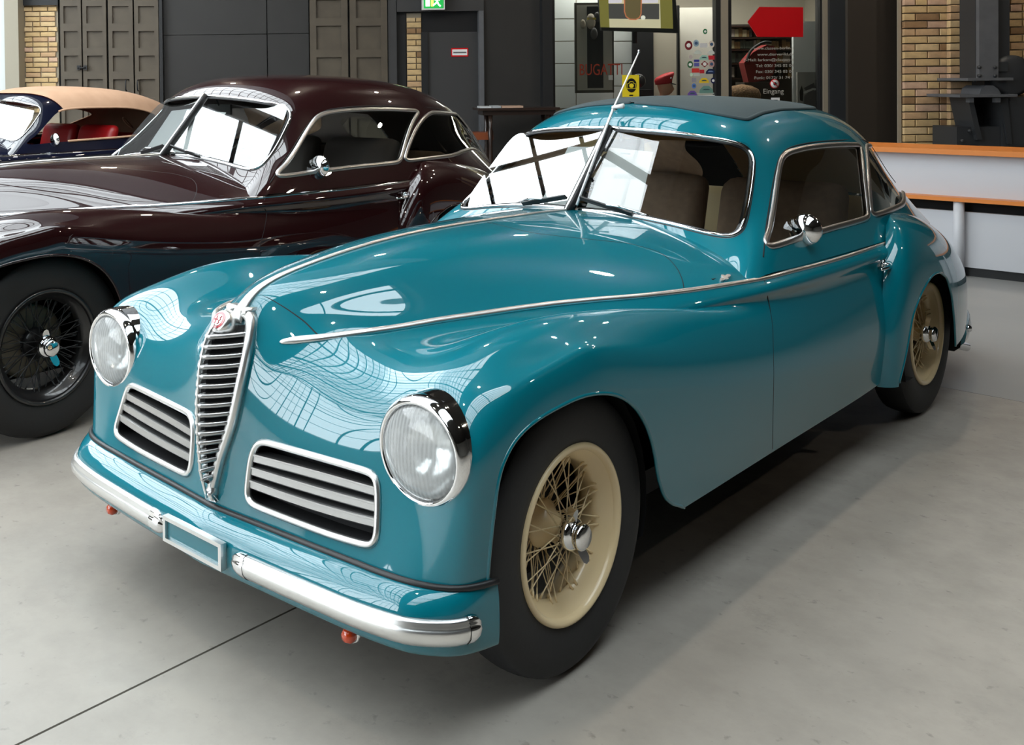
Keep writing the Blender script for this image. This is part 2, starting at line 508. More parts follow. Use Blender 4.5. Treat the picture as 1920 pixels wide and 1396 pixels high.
# ------------------------------------------------------------------ shape of the coupe body (x>=0 half)
# columns: centre, hood top, belt line, valley, fender crown, shoulder, flank, sill
BODY = [
 [(0,-.590,.385),(.18,-.578,.385),(.36,-.572,.388),(.55,-.562,.390),(.70,-.545,.386),(.79,-.500,.380),(.835,-.43,.378),(.85,-.33,.375)],
 [(0,-.580,.50),(.18,-.556,.50),(.36,-.542,.50),(.55,-.528,.50),(.69,-.512,.50),(.806,-.486,.495),(.848,-.40,.47),(.86,-.25,.37)],
 [(0,-.572,.63),(.19,-.535,.62),(.36,-.518,.62),(.54,-.502,.62),(.69,-.482,.63),(.818,-.474,.62),(.860,-.36,.57),(.865,-.18,.36)],
 [(0,-.555,.76),(.18,-.506,.75),(.33,-.482,.74),(.52,-.470,.73),(.69,-.456,.745),(.824,-.446,.735),(.866,-.30,.66),(.87,-.10,.35)],
 [(0,-.522,.87),(.16,-.465,.855),(.29,-.425,.835),(.50,-.412,.808),(.69,-.402,.842),(.822,-.345,.822),(.862,-.12,.71),(.872,-.02,.34)],
 [(0,-.462,.955),(.15,-.385,.925),(.275,-.335,.882),(.49,-.305,.850),(.69,-.29,.897),(.81,-.14,.845),(.867,-.03,.74),(.875,.06,.34)],
 [(0,-.330,1.014),(.16,-.25,.985),(.295,-.20,.884),(.485,-.16,.864),(.69,-.13,.926),(.815,-.02,.86),(.87,.06,.75),(.876,.13,.33)],
 [(0,.08,1.060),(.19,.08,1.030),(.37,.08,.884),(.50,.08,.866),(.69,.08,.938),(.818,.10,.86),(.872,.13,.74),(.876,.20,.33)],
 [(0,.42,1.072),(.23,.41,1.042),(.465,.40,.884),(.57,.40,.850),(.71,.40,.908),(.828,.40,.815),(.872,.40,.65),(.872,.40,.32)],
 [(0,.78,1.070),(.29,.77,1.038),(.625,.74,.884),(.685,.75,.828),(.757,.75,.858),(.840,.75,.750),(.872,.75,.56),(.862,.75,.312)],
 [(0,1.20,1.060),(.36,1.20,1.030),(.765,1.20,.884),(.785,1.20,.822),(.815,1.20,.768),(.853,1.20,.66),(.870,1.20,.50),(.852,1.20,.306)],
 [(0,1.70,1.040),(.38,1.70,1.015),(.790,1.70,.882),(.810,1.70,.800),(.836,1.70,.720),(.859,1.70,.62),(.870,1.70,.48),(.850,1.70,.306)],
 [(0,2.20,1.030),(.38,2.20,1.005),(.800,2.20,.876),(.818,2.20,.800),(.842,2.20,.71),(.861,2.20,.60),(.868,2.20,.47),(.850,2.20,.312)],
 [(0,2.80,1.020),(.38,2.80,.995),(.790,2.80,.868),(.806,2.80,.790),(.826,2.80,.70),(.838,2.80,.60),(.842,2.80,.47),(.825,2.80,.33)],
 [(0,3.40,.960),(.35,3.40,.940),(.720,3.40,.825),(.735,3.40,.75),(.752,3.40,.67),(.762,3.40,.58),(.765,3.40,.47),(.745,3.40,.34)],
 [(0,3.90,.810),(.30,3.88,.800),(.570,3.85,.730),(.60,3.85,.68),(.615,3.84,.62),(.625,3.84,.55),(.63,3.84,.46),(.61,3.84,.36)],
 [(0,4.22,.620),(.22,4.20,.615),(.400,4.15,.580),(.43,4.13,.55),(.45,4.12,.52),(.46,4.12,.48),(.46,4.12,.43),(.45,4.12,.37)],
 [(0,4.30,.420),(.18,4.28,.420),(.32,4.24,.41),(.36,4.22,.40),(.38,4.20,.39),(.39,4.19,.385),(.395,4.19,.38),(.39,4.18,.37)],
]
# columns: centre, screen, screen edge, pillar / cant rail, window, belt
ROOF = [
 [(0,1.200,.950),(.30,1.210,.945),(.52,1.215,.925),(.66,1.205,.895),(.715,1.16,.865),(.740,1.12,.835)],
 [(0,1.268,1.030),(.30,1.280,1.022),(.52,1.300,1.004),(.67,1.315,.975),(.735,1.27,.935),(.772,1.22,.884)],
 [(0,1.345,1.120),(.29,1.366,1.114),(.50,1.400,1.100),(.64,1.470,1.070),(.728,1.50,.995),(.782,1.46,.884)],
 [(0,1.460,1.255),(.28,1.484,1.250),(.475,1.528,1.234),(.607,1.625,1.192),(.708,1.72,1.065),(.790,1.75,.882)],
 [(0,1.565,1.380),(.27,1.594,1.376),(.455,1.655,1.356),(.582,1.795,1.292),(.688,1.96,1.120),(.797,2.02,.880)],
 [(0,1.660,1.452),(.26,1.705,1.444),(.44,1.815,1.415),(.575,1.980,1.322),(.682,2.20,1.135),(.801,2.28,.878)],
 [(0,1.880,1.494),(.26,1.930,1.482),(.44,2.040,1.444),(.582,2.220,1.335),(.682,2.45,1.135),(.802,2.52,.874)],
 [(0,2.300,1.498),(.27,2.340,1.484),(.44,2.400,1.442),(.580,2.520,1.330),(.676,2.70,1.120),(.796,2.78,.868)],
 [(0,2.800,1.465),(.27,2.820,1.448),(.43,2.840,1.405),(.552,2.880,1.290),(.648,2.98,1.085),(.770,3.06,.858)],
 [(0,3.300,1.362),(.25,3.300,1.340),(.40,3.280,1.295),(.505,3.250,1.190),(.592,3.28,1.030),(.700,3.40,.835)],
 [(0,3.760,1.140),(.22,3.740,1.125),(.36,3.690,1.085),(.450,3.620,1.010),(.520,3.62,.910),(.600,3.75,.780)],
 [(0,4.120,.800),(.18,4.100,.795),(.29,4.060,.770),(.36,4.010,.740),(.41,3.99,.710),(.46,4.05,.650)],
]
REAR_FENDER = [
 [(.775,2.545,.930),(.815,2.420,.875),(.845,2.290,.70),(.848,2.235,.50),(.840,2.235,.298)],
 [(.785,2.550,.955),(.852,2.445,.895),(.888,2.320,.70),(.893,2.262,.50),(.885,2.262,.298)],
 [(.775,2.600,.968),(.868,2.520,.910),(.915,2.420,.71),(.920,2.360,.50),(.912,2.350,.300)],
 [(.755,2.720,.965),(.852,2.700,.918),(.918,2.680,.75),(.928,2.660,.52),(.918,2.640,.320)],
 [(.715,3.000,.938),(.815,3.000,.890),(.900,3.000,.74),(.922,3.000,.52),(.912,3.000,.320)],
 [(.650,3.400,.850),(.745,3.400,.805),(.835,3.400,.68),(.865,3.400,.51),(.858,3.400,.320)],
 [(.550,3.800,.720),(.630,3.800,.690),(.715,3.800,.60),(.755,3.800,.48),(.750,3.800,.330)],
 [(.430,4.150,.580),(.500,4.150,.560),(.560,4.130,.51),(.600,4.100,.44),(.600,4.100,.350)],
]
S, Nn = surface(BODY, 110, 260)
BV, BF = grid_tris(S, Nn)
S, Nn = surface(ROOF, 90, 170)
RV, RF = grid_tris(S, Nn)
S, Nn = surface(REAR_FENDER, 60, 110, mirror=False)
FV, FF = grid_tris(S, Nn)

def px_sdf(V, poly, smooth=5, ok=None):
    """signed pixel distance of surface points to an outline measured in the photograph"""
    s = poly_sdf(proj(V[:, :3]), catmull(poly, smooth, True) if smooth else poly)
    if ok is not None: s = np.where(ok, s, np.maximum(s, 1.0))
    return s

P_ARCH = [(934,905),(948,858),(972,818),(1010,785),(1050,762),(1095,742),(1140,737),(1175,748),(1202,775),(1219,812),(1229,850),(1236,900),(1246,930),(1264,949),(1285,956),(1300,1100),(1250,1300),(900,1300),(912,1120),(920,1020)]
P_SCREEN = [(1040,396),(1085,393),(1150,399),(1200,407),(1260,420),(1320,435),(1350,441.5),(1372,442),(1387,433),(1396,413),(1405,370),(1411,325),(1412,300),(1404,282),(1385,270),(1340,260),(1280,251),(1220,245),(1150,240),(1100,238)]
P_WIN1 = [(1439,461),(1444,425),(1450,390),(1457,340),(1463,306),(1469,293),(1483,284),(1517,276),(1563,271.5),(1605,271),(1613,274),(1616,292),(1620,325),(1625,370),(1628,400),(1624,409),(1560,427),(1500,445)]
P_WIN2 = [(1625,280),(1628,273),(1643,274),(1660,284),(1675,304),(1686,332),(1693,358),(1695,374),(1690,384),(1665,395),(1640,403),(1634,400),(1631,370),(1628,325)]
P_GRILLE = [(478,838),(486,829),(500,829),(560,846),(630,866),(690,884),(703,892),(708,908),(709,950),(707,1000),(704,1016),(696,1022),(680,1020),(620,1002),(550,976),(490,952),(470,942),(464,928),(466,900),(471,860)]
P_SUNROOF = [(1100,192.5),(1150,192),(1184,193.5),(1265,200.5),(1333,213),(1399,225.5),(1428,212.5),(1462,206),(1527,204),(1580,212),(1620,190),(1560,100),(1100,100)]

cab = np.minimum(np.minimum(BV[:, 2] - np.interp(BV[:, 1], [2.8, 3.1, 3.4, 3.75, 4.0], [.889, .875, .85, .80, .74]), (BV[:, 1] - 1.37) * .5), (3.95 - BV[:, 1]) * .5)   # the cabin is open inside
BVc, BFc, _ = clip(BV, BF, cab)
arch_s = px_sdf(BVc, P_ARCH, 4, (BVc[:, 0] > .45) & (BVc[:, 1] < .75) & (BVc[:, 1] > -.6))
B2, BF2, arch_seg = clip(BVc, BFc, -arch_s)
B2, BF2, _ = clip(B2, BF2, np.where(B2[:, 0] > .5, .45 - np.hypot(B2[:, 1] - 3.0, B2[:, 2] - .36), -1.0))
HL = at(782, 850, y=-.497)      # middle of the left headlamp
B2, BF2, _ = clip(B2, BF2, np.where((B2[:, 1] < -.25) & (B2[:, 0] > .4), .121 - np.hypot(B2[:, 0] - HL[0], B2[:, 2] - HL[2]), -1.0))
gs = px_sdf(B2, P_GRILLE, 5, (B2[:, 1] < -.3))
GRV, GRF, _ = clip(B2, BF2, gs)
B2, BF2, gr_seg = clip(B2, BF2, -gs)
ws = px_sdf(RV, P_SCREEN, 5, (RV[:, 1] < 2.0))
SCV, SCF, _ = clip(RV, RF, ws)
R2, RF2, sc_seg = clip(RV, RF, -ws)
okw = R2[:, 0] > .45
w1 = px_sdf(R2, P_WIN1, 5, okw); W1V, W1F, _ = clip(R2, RF2, w1); R2, RF2, w1_seg = clip(R2, RF2, -w1)
okw = R2[:, 0] > .4
w2 = px_sdf(R2, P_WIN2, 5, okw); W2V, W2F, _ = clip(R2, RF2, w2); R2, RF2, w2_seg = clip(R2, RF2, -w2)
sr = px_sdf(R2, P_SUNROOF, 0, (R2[:, 2] > 1.3) & (R2[:, 1] < 3.1) & (R2[:, 0] < .52))
sr = np.maximum(sr, (R2[:, 1] - 2.75) * 300)
SRV, SRF, sr_seg = clip(R2, RF2, sr)
P_ARCH_R = [(1686,716),(1691,700),(1700,660),(1706,625),(1712,590),(1728,549),(1744,521),(1754,512),(1764,510),(1776,520),(1785,553),(1790,600),(1792,640),(1792,760),(1680,780)]
ra = px_sdf(FV, P_ARCH_R, 0, (FV[:, 1] > 2.2))
FV2, FF2, ra_seg = clip(FV, FF, -ra)
# ------------------------------------------------------------------ the coupe, part by part
P_HOOD = [(430,575),(462,546),(480,549),(505,559),(540,580),(572,603),(598,630),(612,636),(750,615),(900,591),(1050,571),(1200,558),(1284,549),(1280,525),(1272,506),(1258,488),(1236,471),(1180,456),(1083,446),(1000,437),(930,420),(850,400),(600,470)]
hs = px_sdf(B2, P_HOOD, 0, (B2[:, 1] < 1.25) & (B2[:, 2] > .84) & (B2[:, 0] < .75))
HOV, HOF, ho_seg = clip(B2, BF2, hs)
B3, BF3, _ = clip(B2, BF2, -hs)
P_DOOR = [(1430,480),(1431,505),(1435,535),(1443,572),(1449,612),(1451,700),(1448,856),(1447,900),(1700,760),(1668,700),(1662,600),(1672,500),(1676,455),(1690,415),(1660,400)]
DOOR_Y = 2.46
ds = px_sdf(B3, P_DOOR, 0, (B3[:, 1] > .9) & (B3[:, 0] > .7))
ds = np.maximum(np.maximum(ds, (B3[:, 1] - DOOR_Y) * 350), -(B3[:, 0] - .7) * 350)
DOV, DOF, do_seg = clip(B3, BF3, ds)
B3, BF3, _ = clip(B3, BF3, -ds)
BELT_PX = [(524,641),(560,637),(610,632),(680,623),(750,613),(825,600),(900,589),(975,578),(1050,568.5),(1125,561),(1200,555),(1285,545),(1360,534),(1430,522),(1490,507),(1550,491.5),(1610,473),(1672,452)]
BP, BN = hits(BV, BF, BELT_PX)
BP = catmull(BP, 6); BN = catmull(BN, 6)

def seg_loops(V, segs, step=.012, it=2):
    out = []
    for P, closed in chain(V, segs):
        L = np.linalg.norm(np.diff(P[:, :3], axis=0), axis=1).sum()
        if L < .05: continue
        Q = resample(P, max(8, int(L / step)), closed)
        Q = smooth_path(Q, it, closed)
        out.append((Q[:, :3], Q[:, 3:6], closed))
    return out

def sweep_mesh(name, loops, pf, off=0.0, mirror=False, scale=None):
    mb = MB()
    for P, N, closed in loops:
        Nu = N / np.maximum(np.linalg.norm(N, axis=1, keepdims=True), 1e-9)
        V, F = sweep_vf(P + Nu * off, Nu, pf, closed, scale)
        V = np.array(V)
        mb.add(V, F, True)
        if mirror: mb.add(mir(V), F, True)
    return mb.mesh(name)

def open_only(loops, test):
    """drop the stretch of a loop that does not pass the test (e.g. runs along x=0)"""
    out = []
    for P, N, closed in loops:
        k = np.array([test(p) for p in P])
        if k.all(): out.append((P, N, closed)); continue
        if closed:
            i = int(np.argmin(k)); P = np.roll(P, -i, 0); N = np.roll(N, -i, 0); k = np.roll(k, -i)
        run = []
        for j in range(len(P)):
            if k[j]: run.append(j)
            else:
                if len(run) > 3: out.append((P[run], N[run], False))
                run = []
        if len(run) > 3: out.append((P[run], N[run], False))
    return out

def plane_of(V):
    c = V.mean(0); _, _, vt = np.linalg.svd(V - c); n = vt[2]
    return c, (n if n[2] > 0 else -n)

SC_C, SC_N = plane_of(compact(SCV, SCF)[0][:, :3])       # each screen half is a flat pane

def inset(V, F, d):
    V, F = compact(V, F); W = V.copy(); W[:, :3] -= W[:, 3:6] * d
    return W, F

# ---- meshes shared by cars of this shape
G = {}
def put(key, me): G[key] = me; return me
def vmesh(key, V, F, two=True):
    V, F = compact(V, F)
    if two: V, F = both(V, F)
    return put(key, meshdata(key, V, F, None, V[:, 3:6]))

vmesh('body', B3, BF3); vmesh('hood', HOV, HOF); vmesh('door_l', DOV, DOF, False); vmesh('door_r', *mirror_vf(DOV, DOF), False)
vmesh('roof', R2, RF2); vmesh('fender_l', FV2, FF2, False); vmesh('fender_r', *mirror_vf(FV2, FF2), False)
W = R2.copy(); W[:, :3] -= W[:, 3:6] * .02; W[:, 3:6] *= -1; vmesh('headliner', W, RF2[(R2[RF2][:, :, 2].min(1) > .90) & (R2[RF2][:, :, 1].min(1) > 1.42)][:, ::-1])
W = SRV.copy(); W[:, :3] += W[:, 3:6] * .006; vmesh('sunroof', W, SRF)
sr_loops = open_only(seg_loops(SRV, sr_seg), lambda p: p[0] > .004)
put('sunroof_edge', sweep_mesh('sunroof_edge', sr_loops, prof(.02, .02), .002, True))
W, F_ = compact(SCV, SCF); W = W.copy()
W[:, :3] -= ((W[:, :3] - SC_C) @ SC_N)[:, None] * SC_N; W[:, :3] -= SC_N * .006; W[:, 3:6] = SC_N
vmesh('screen_l', W, F_, False); vmesh('screen_r', *mirror_vf(W, F_), False)
for k, (a, b) in {'w1': (W1V, W1F), 'w2': (W2V, W2F)}.items():
    a, b = inset(a, b, .008)
    vmesh(k + '_l', a, b, False); vmesh(k + '_r', *mirror_vf(a, b), False)
sc_loops = open_only(seg_loops(R2, sc_seg), lambda p: p[0] > .004)
put('screen_frame', sweep_mesh('screen_frame', sc_loops, prof(.017, .02), .002, True))
put('screen_rubber', sweep_mesh('screen_rubber', sc_loops, prof(.034, .012), -.003, True))
for k, sg in (('w1', w1_seg), ('w2', w2_seg)):
    lp = seg_loops(R2, sg)
    m = sweep_mesh(k + '_frame_l', lp, prof(.026, .016), .001); put(k + '_frame_l', m)
    put(k + '_frame_r', sweep_mesh(k + '_frame_r', [(mir(p), mir(n), c) for p, n, c in lp], prof(.026, .016), .001))
put('seam_hood', sweep_mesh('seam', open_only(seg_loops(HOV, ho_seg), lambda p: p[0] > .02), prof(.005, .003), -.0006, True))
DL_ = open_only(seg_loops(DOV, do_seg), lambda p: p[2] < .95 and p[2] > .31)
for s_, fm in (('l', lambda q: q), ('r', mir)): put('seam_door_' + s_, sweep_mesh('seam', [(fm(p), fm(n_), c) for p, n_, c in DL_], prof(.005, .003), -.0006))
AL = open_only(seg_loops(B2, arch_seg, .015, 3), lambda p: p[2] > .31); AL = [max(AL, key=lambda q: len(q[0]))]
RL = open_only(seg_loops(FV2, ra_seg, .015, 3), lambda p: p[2] > .31); RL = [max(RL, key=lambda q: len(q[0]))]
for s_, fm in (('l', lambda q: q), ('r', mir)):
    put('arch_lip_' + s_, sweep_mesh('arch_lip', [(fm(p), fm(n_), c) for p, n_, c in AL], prof(.012, .014), -.002))
    put('rear_lip_' + s_, sweep_mesh('arch_lip', [(fm(p), fm(n_), c) for p, n_, c in RL], prof(.012, .014), -.002))
# belt strip: pointed at the nose, wide over the hood, slimmer on the door
n = len(BP); t = np.linspace(0, 1, n)
sc = np.interp(t, [0, .012, .05, .15, .5, .8, 1], [.12, .55, .95, 1.0, .85, .72, .6])
V_, F_ = sweep_vf(BP + BN * .001, BN, prof(.026, .022), False, sc)
put('belt_l', MB().add(V_, F_, True).mesh('belt_l')); put('belt_r', MB().add(mir(V_), F_, True).mesh('belt_r'))
# hood centre strip
cl = BV[BV[:, 0] == 0]; cl = cl[(cl[:, 1] > -.555) & (cl[:, 1] < 1.30) & (cl[:, 2] > .885)]
cl = resample(cl[:, :6], 110)
wid = np.interp(cl[:, 1], [-.555, -.54, -.515, -.49, -.46, -.42, -.36, -.25, 1.3], [3.0, 3.9, 3.7, 2.7, 2.0, 1.5, 1.2, 1.0, .8])
V_, F_ = sweep_vf(cl[:, :3] + cl[:, 3:6] * .001, cl[:, 3:6], prof(.02, .02), False, wid)
put('hood_strip', MB().add(V_, F_, True).mesh('hood_strip'))

# ---- lower side grilles
gl = seg_loops(B2, gr_seg, .01, 3)
put('lg_frame', sweep_mesh('lg_frame', gl, prof(.02, .028), .0))
gloop = max(gl, key=lambda q: len(q[0]))[0]
GC = np.array([hit(BV, BF, *p)[0] for p in [(476, 834), (706, 893), (706, 1016), (466, 936)]])
W, F_ = compact(GRV, GRF); W = W.copy(); W[:, 1] += .07
put('lg_back', meshdata('lg_back', W, F_, M['dark']))
V_ = []; 
w = gloop; V_ = np.vstack([w, w + np.array([0, .07, 0])]); k = len(w)
put('lg_wall', meshdata('lg_wall', V_, [(i, (i + 1) % k, k + (i + 1) % k, k + i) for i in range(k)], M['dark']))
LG_SLATS = []
GPX = [(476, 834), (706, 893), (707, 1016), (466, 936)]
for fz in (.235, .475, .715):
    pts = []
    for fx in np.linspace(.0, 1.0, 15):
        tx = GPX[0][0] * (1 - fx) + GPX[1][0] * fx; ty = GPX[0][1] * (1 - fx) + GPX[1][1] * fx
        bx = GPX[3][0] * (1 - fx) + GPX[2][0] * fx; by = GPX[3][1] * (1 - fx) + GPX[2][1] * fx
        sag = 8 * (fz) * 4 * fx * (1 - fx) - 4 * 4 * fx * (1 - fx) * (1 - fz)
        pts.append(hit(BV, BF, tx * (1 - fz) + bx * fz, ty * (1 - fz) + by * fz + sag)[0])
    pts = smooth_path(np.array(pts), 4)
    pts[:, 1] += .006
    Nq = np.tile(np.array([[.12, -1., .05]]), (len(pts), 1))
    V_, F_ = sweep_vf(pts, Nq, [(-.0135, -.03), (-.0135, .004), (-.009, .0085), (.006, .0085), (.0075, .011), (.0125, .011), (.0135, .004), (.0135, -.03)])
    LG_SLATS.append((MB().add(V_, F_).mesh('slat'), MB().add(mir(V_), F_).mesh('slat')))

# ---- centre grille: a prow of two rows of bars
edge_px = [(449, 583), (462, 589), (471, 602), (470, 630), (465, 665), (453, 722), (438, 790), (417, 856), (402, 908), (391, 926)]
EP, EN = hits(BV, BF, edge_px)
EP = EP + EN * .010
EP[-1] = (0, EP[-1][1] - .012, EP[-1][2]); EP[0][0] = max(EP[0][0], .045)
EPs = catmull(EP, 8)
def ridge(z):
    return np.array([0, np.interp(z, [.42, .50, .60, .70, .80, .87, .93], [-.612, -.634, -.642, -.643, -.632, -.612, -.57]), z])
GR_FRAME = MB()
ring = np.vstack([EPs, mir(EPs[::-1])[1:]])
ringN = np.zeros_like(ring); ringN[:] = (0, -1, .12); ringN[:, 0] = ring[:, 0] * 4
V_, F_ = sweep_vf(ring, ringN, [(-.014, -.03), (-.014, .006), (-.007, .013), (.007, .013), (.014, .006), (.014, -.03)])
GR_FRAME.add(V_, F_, True)
rz = np.linspace(.425, .915, 26)
V_, F_ = sweep_vf(np.array([ridge(z) for z in rz]), np.tile([[0, -1., 0]], (26, 1)), prof(.011, .012))
GR_FRAME.add(V_, F_, True)
put('grille_frame', GR_FRAME.mesh('grille_frame'))
GR_BARS = []
ez = EPs[:, 2]
for z in np.linspace(.880, .480, 16):
    j = np.argsort(ez); e = np.array([np.interp(z + .004, ez[j], EPs[j, i]) for i in range(3)])
    r = ridge(z)
    pth = np.array([r * (1 - f) + e * f + np.array([0, -.012 * math.sin(math.pi * f), 0]) for f in np.linspace(0, 1, 7)])
    V_, F_ = sweep_vf(pth, np.tile([[.25, -1., .1]], (7, 1)), [(-.0065, -.022), (-.0065, .002), (-.003, .006), (.004, .006), (.0065, .002), (.0065, -.022)])
    GR_BARS.append((MB().add(V_, F_, True).mesh('bar'), MB().add(mir(V_), F_, True).mesh('bar')))
mb = MB()
zz = np.linspace(.43, .905, 14); V_ = []
for z in zz:
    j = np.argsort(ez); e = np.array([np.interp(z, ez[j], EPs[j, i]) for i in range(3)]); r = ridge(z)
    V_ += [r + (0, .026, 0), e + (0, .012, 0)]
F_ = [(2 * i, 2 * i + 1, 2 * i + 3, 2 * i + 2) for i in range(13)]
mb.add(V_, F_); mb.add(mir(np.array(V_)), F_); put('grille_back', mb.mesh('grille_back'))

# ---- apron that carries the bumper strips
s0 = np.array([BODY[0][i] for i in range(8)]); s0 = catmull(s0, 8)
s0 = s0[s0[:, 1] < -.385]
full0 = np.vstack([mir(s0[::-1])[:-1], s0])
full0 = resample(full0, 90)
Tt = np.gradient(full0, axis=0); out = np.stack([Tt[:, 1], -Tt[:, 0], 0 * Tt[:, 0]], 1); out /= np.linalg.norm(out, axis=1, keepdims=True)
AP = [(-.02, .004), (.012, .006), (.036, -.004), (.056, -.022), (.068, -.046), (.072, -.080), (.068, -.112), (.055, -.136), (.03, -.146), (-.03, -.150)]
APs = catmull(np.array(AP), 4)
ax_ = np.abs(full0[:, 0]); tap = np.interp(ax_, [0, .55, .72, .80, .84], [1, 1, .86, .5, .15]); lift = np.interp(ax_, [0, .6, .84], [0, .004, .016])
V_ = np.array([[full0[i] + out[i] * (a * tap[i] if a > 0 else a) + np.array([0, 0, b + lift[i]]) for a, b in APs] for i in range(len(full0))])
dU = np.gradient(V_, axis=1); dV = np.gradient(V_, axis=0); NN = np.cross(dV, dU)
if NN[45, 10, 1] > 0: NN = -NN
mm = V_.shape[1]
F_ = [(i * mm + j, i * mm + j + 1, (i + 1) * mm + j + 1, (i + 1) * mm + j) for i in range(len(full0) - 1) for j in range(mm - 1)]
F_ += [tuple(range(mm)), tuple((len(full0) - 1) * mm + j for j in range(mm))[::-1]]
put('apron', meshdata('apron', V_.reshape(-1, 3), F_, None, NN.reshape(-1, 3)))
pp = full0 + out * .005 + np.stack([0 * lift, 0 * lift, lift + .009], 1)
V_, F_ = tube_vf(pp, .0085, 8); put('piping', MB().add(V_, F_, True).mesh('piping'))
strip_c = full0 + out * (.070 * tap)[:, None] + np.stack([0 * lift, 0 * lift, lift - .078], 1)
def strip(i0, i1):
    P = resample(strip_c[i0:i1], 40); T = np.gradient(P, axis=0); N = np.stack([T[:, 1], -T[:, 0], 0 * T[:, 0]], 1)
    N /= np.linalg.norm(N, axis=1, keepdims=True); N[:, 2] = -.12
    pf = [(-.036, -.012), (-.034, .004), (-.028, .010), (-.012, .019), (.006, .020), (.013, .016), (.016, .012), (.021, .013), (.0235, .009), (.0275, .010), (.031, .004), (.032, -.012)]
    return P, N, pf
put('bumper', None)
BSTR = {}
for key, sgn in (('l', 1), ('r', -1)):
    i0 = int(np.argmin(np.abs(strip_c[:, 0] - .205))); i1 = int(np.argmin(np.abs(strip_c[:, 0] - .842))) 
    P, N, pf = strip(i0, i1)
    if N[0] @ np.array([0, -1, 0]) < 0: N = -N
    V_, F_ = sweep_vf(P, N, pf); V_ = np.array(V_)
    caps_ = []
    for e, d in ((0, -1), (-1, 1)):
        cap = MB()
        T = unit(P[1] - P[0]) if e == 0 else unit(P[-1] - P[-2]); L = .045 if e == 0 else .03
        rings = []
        for f in np.linspace(-.35, 1, 7):
            k = math.sqrt(max(0, 1 - max(0, f) ** 2)) * 1.06
            rings.append([P[e] + T * d * L * f + np.cross(unit(N[e]), T) * 0 + (np.array(unit(N[e])) * b * k) + np.array([0, 0, 1]) * (-a if False else 0) + np.cross(unit(N[e] - (N[e] @ T) * T), T) * a * k for a, b in pf])
        m_ = len(pf)
        Vc = np.array(rings).reshape(-1, 3)
        Fc = [(i * m_ + j, i * m_ + (j + 1) % m_, (i + 1) * m_ + (j + 1) % m_, (i + 1) * m_ + j) for i in range(6) for j in range(m_)]
        cap.add(Vc if sgn > 0 else mir(Vc), Fc, True); caps_.append(cap.mesh('end_cap'))
    BSTR[key] = (MB().add(V_ if sgn > 0 else mir(V_), F_, True).mesh('bumper_strip'), caps_)
G.pop('bumper')

# ---- wheels (local: axle along x, +x outwards, centre at the origin)
TR = .379
WH = {}
tp = [(-.056, .222), (-.068, .236), (-.075, .262), (-.079, .296), (-.079, .326), (-.074, .346), (-.068, .359), (-.060, .368)]
tread = []
for x in np.linspace(-.056, .056, 15):
    i = len(tread); base = .379 - .010 * (abs(x) / .06) ** 2.2
    tread.append((x, base if i % 2 == 0 else base - .006))
tprof = tp + tread + [(-a, b) for a, b in tp[::-1]]
V_, F_ = lathe_vf([(r, x) for x, r in tprof], 72, 'x')
WH['tyre'] = MB().add(V_, F_[:-2] if True else F_, True).mesh('tyre')
rp = [(.062, .219), (.070, .221), (.077, .226), (.079, .232), (.077, .238), (.070, .241), (.060, .236), (.050, .216), (.040, .210), (.030, .197), (.018, .192), (-.012, .190), (-.022, .196), (-.030, .210), (-.045, .214), (-.055, .232), (-.062, .237), (-.062, .225), (-.05, .217), (-.02, .186), (.016, .186), (.030, .190), (.042, .205), (.062, .219)]
V_, F_ = lathe_vf([(r, x) for x, r in rp], 72, 'x'); WH['rim'] = MB().add(V_, [f for f in F_ if len(f) == 4], True).mesh('rim')
V_, F_ = lathe_vf([(0, -.048), (.056, -.046), (.066, -.038), (.066, -.026), (.058, -.018), (.048, -.008), (.040, .006), (.036, .020), (.035, .045), (.041, .050), (.041, .058), (.03, .062), (0, .062)], 36, 'x')
WH['hub'] = MB().add(V_, F_, True).mesh('hub')
V_, F_ = lathe_vf([(0, -.10), (.15, -.10), (.155, -.09), (.155, -.02), (.14, -.012), (0, -.012)], 40, 'x'); 
WH['drum'] = MB().add([(a - .055, b, c) for a, b, c in V_], F_, True).mesh('brake_drum')
mb = MB()
mb.lathe([(.044, .050), (.046, .062), (.044, .074), (.036, .080), (.030, .083), (.032, .090), (.036, .094), (.035, .104), (.028, .110), (0, .112)], n=32, axis='x')
for sg in (1, -1):
    pl = [(-.013, .03), (-.016, .055), (-.014, .075), (-.006, .084), (.006, .084), (.014, .075), (.016, .055), (.013, .03)]
    Vq = [(.066 + (.016 if False else 0) + .010 * (b - .03) / .05, a, sg * b) for a, b in pl] + [(.080 + .016 * (b - .03) / .05, a, sg * b) for a, b in pl]
    k = len(pl); mb.add(Vq, [tuple(range(k)), tuple(range(k, 2 * k))] + [(i, (i + 1) % k, k + (i + 1) % k, k + i) for i in range(k)])
WH['knock'] = mb.mesh('knock_off_nut')
def spoke(h, r_, hx, rx, rr, da):
    a = np.array([hx, h, 0.0]); b = np.array([rx, rr * math.cos(da), rr * math.sin(da)])
    q = b + (b - a) * .0; d = unit(b - a)
    V, F = tube_vf([a, b - d * .018, b - d * .016, b], [.0019, .0019, .0034, .0034], 6)
    return MB().add(V, F, True).mesh('spoke')
WH['spokes'] = [spoke(.040, 0, .052, .012, .187, .50), spoke(.040, 0, .052, .012, .187, -.50), spoke(.063, 0, -.030, .032, .193, .34), spoke(.063, 0, -.030, .032, .193, -.34), spoke(.063, 0, -.028, -.004, .188, .12), spoke(.063, 0, -.028, -.004, .188, -.12)]
WCACHE = {}
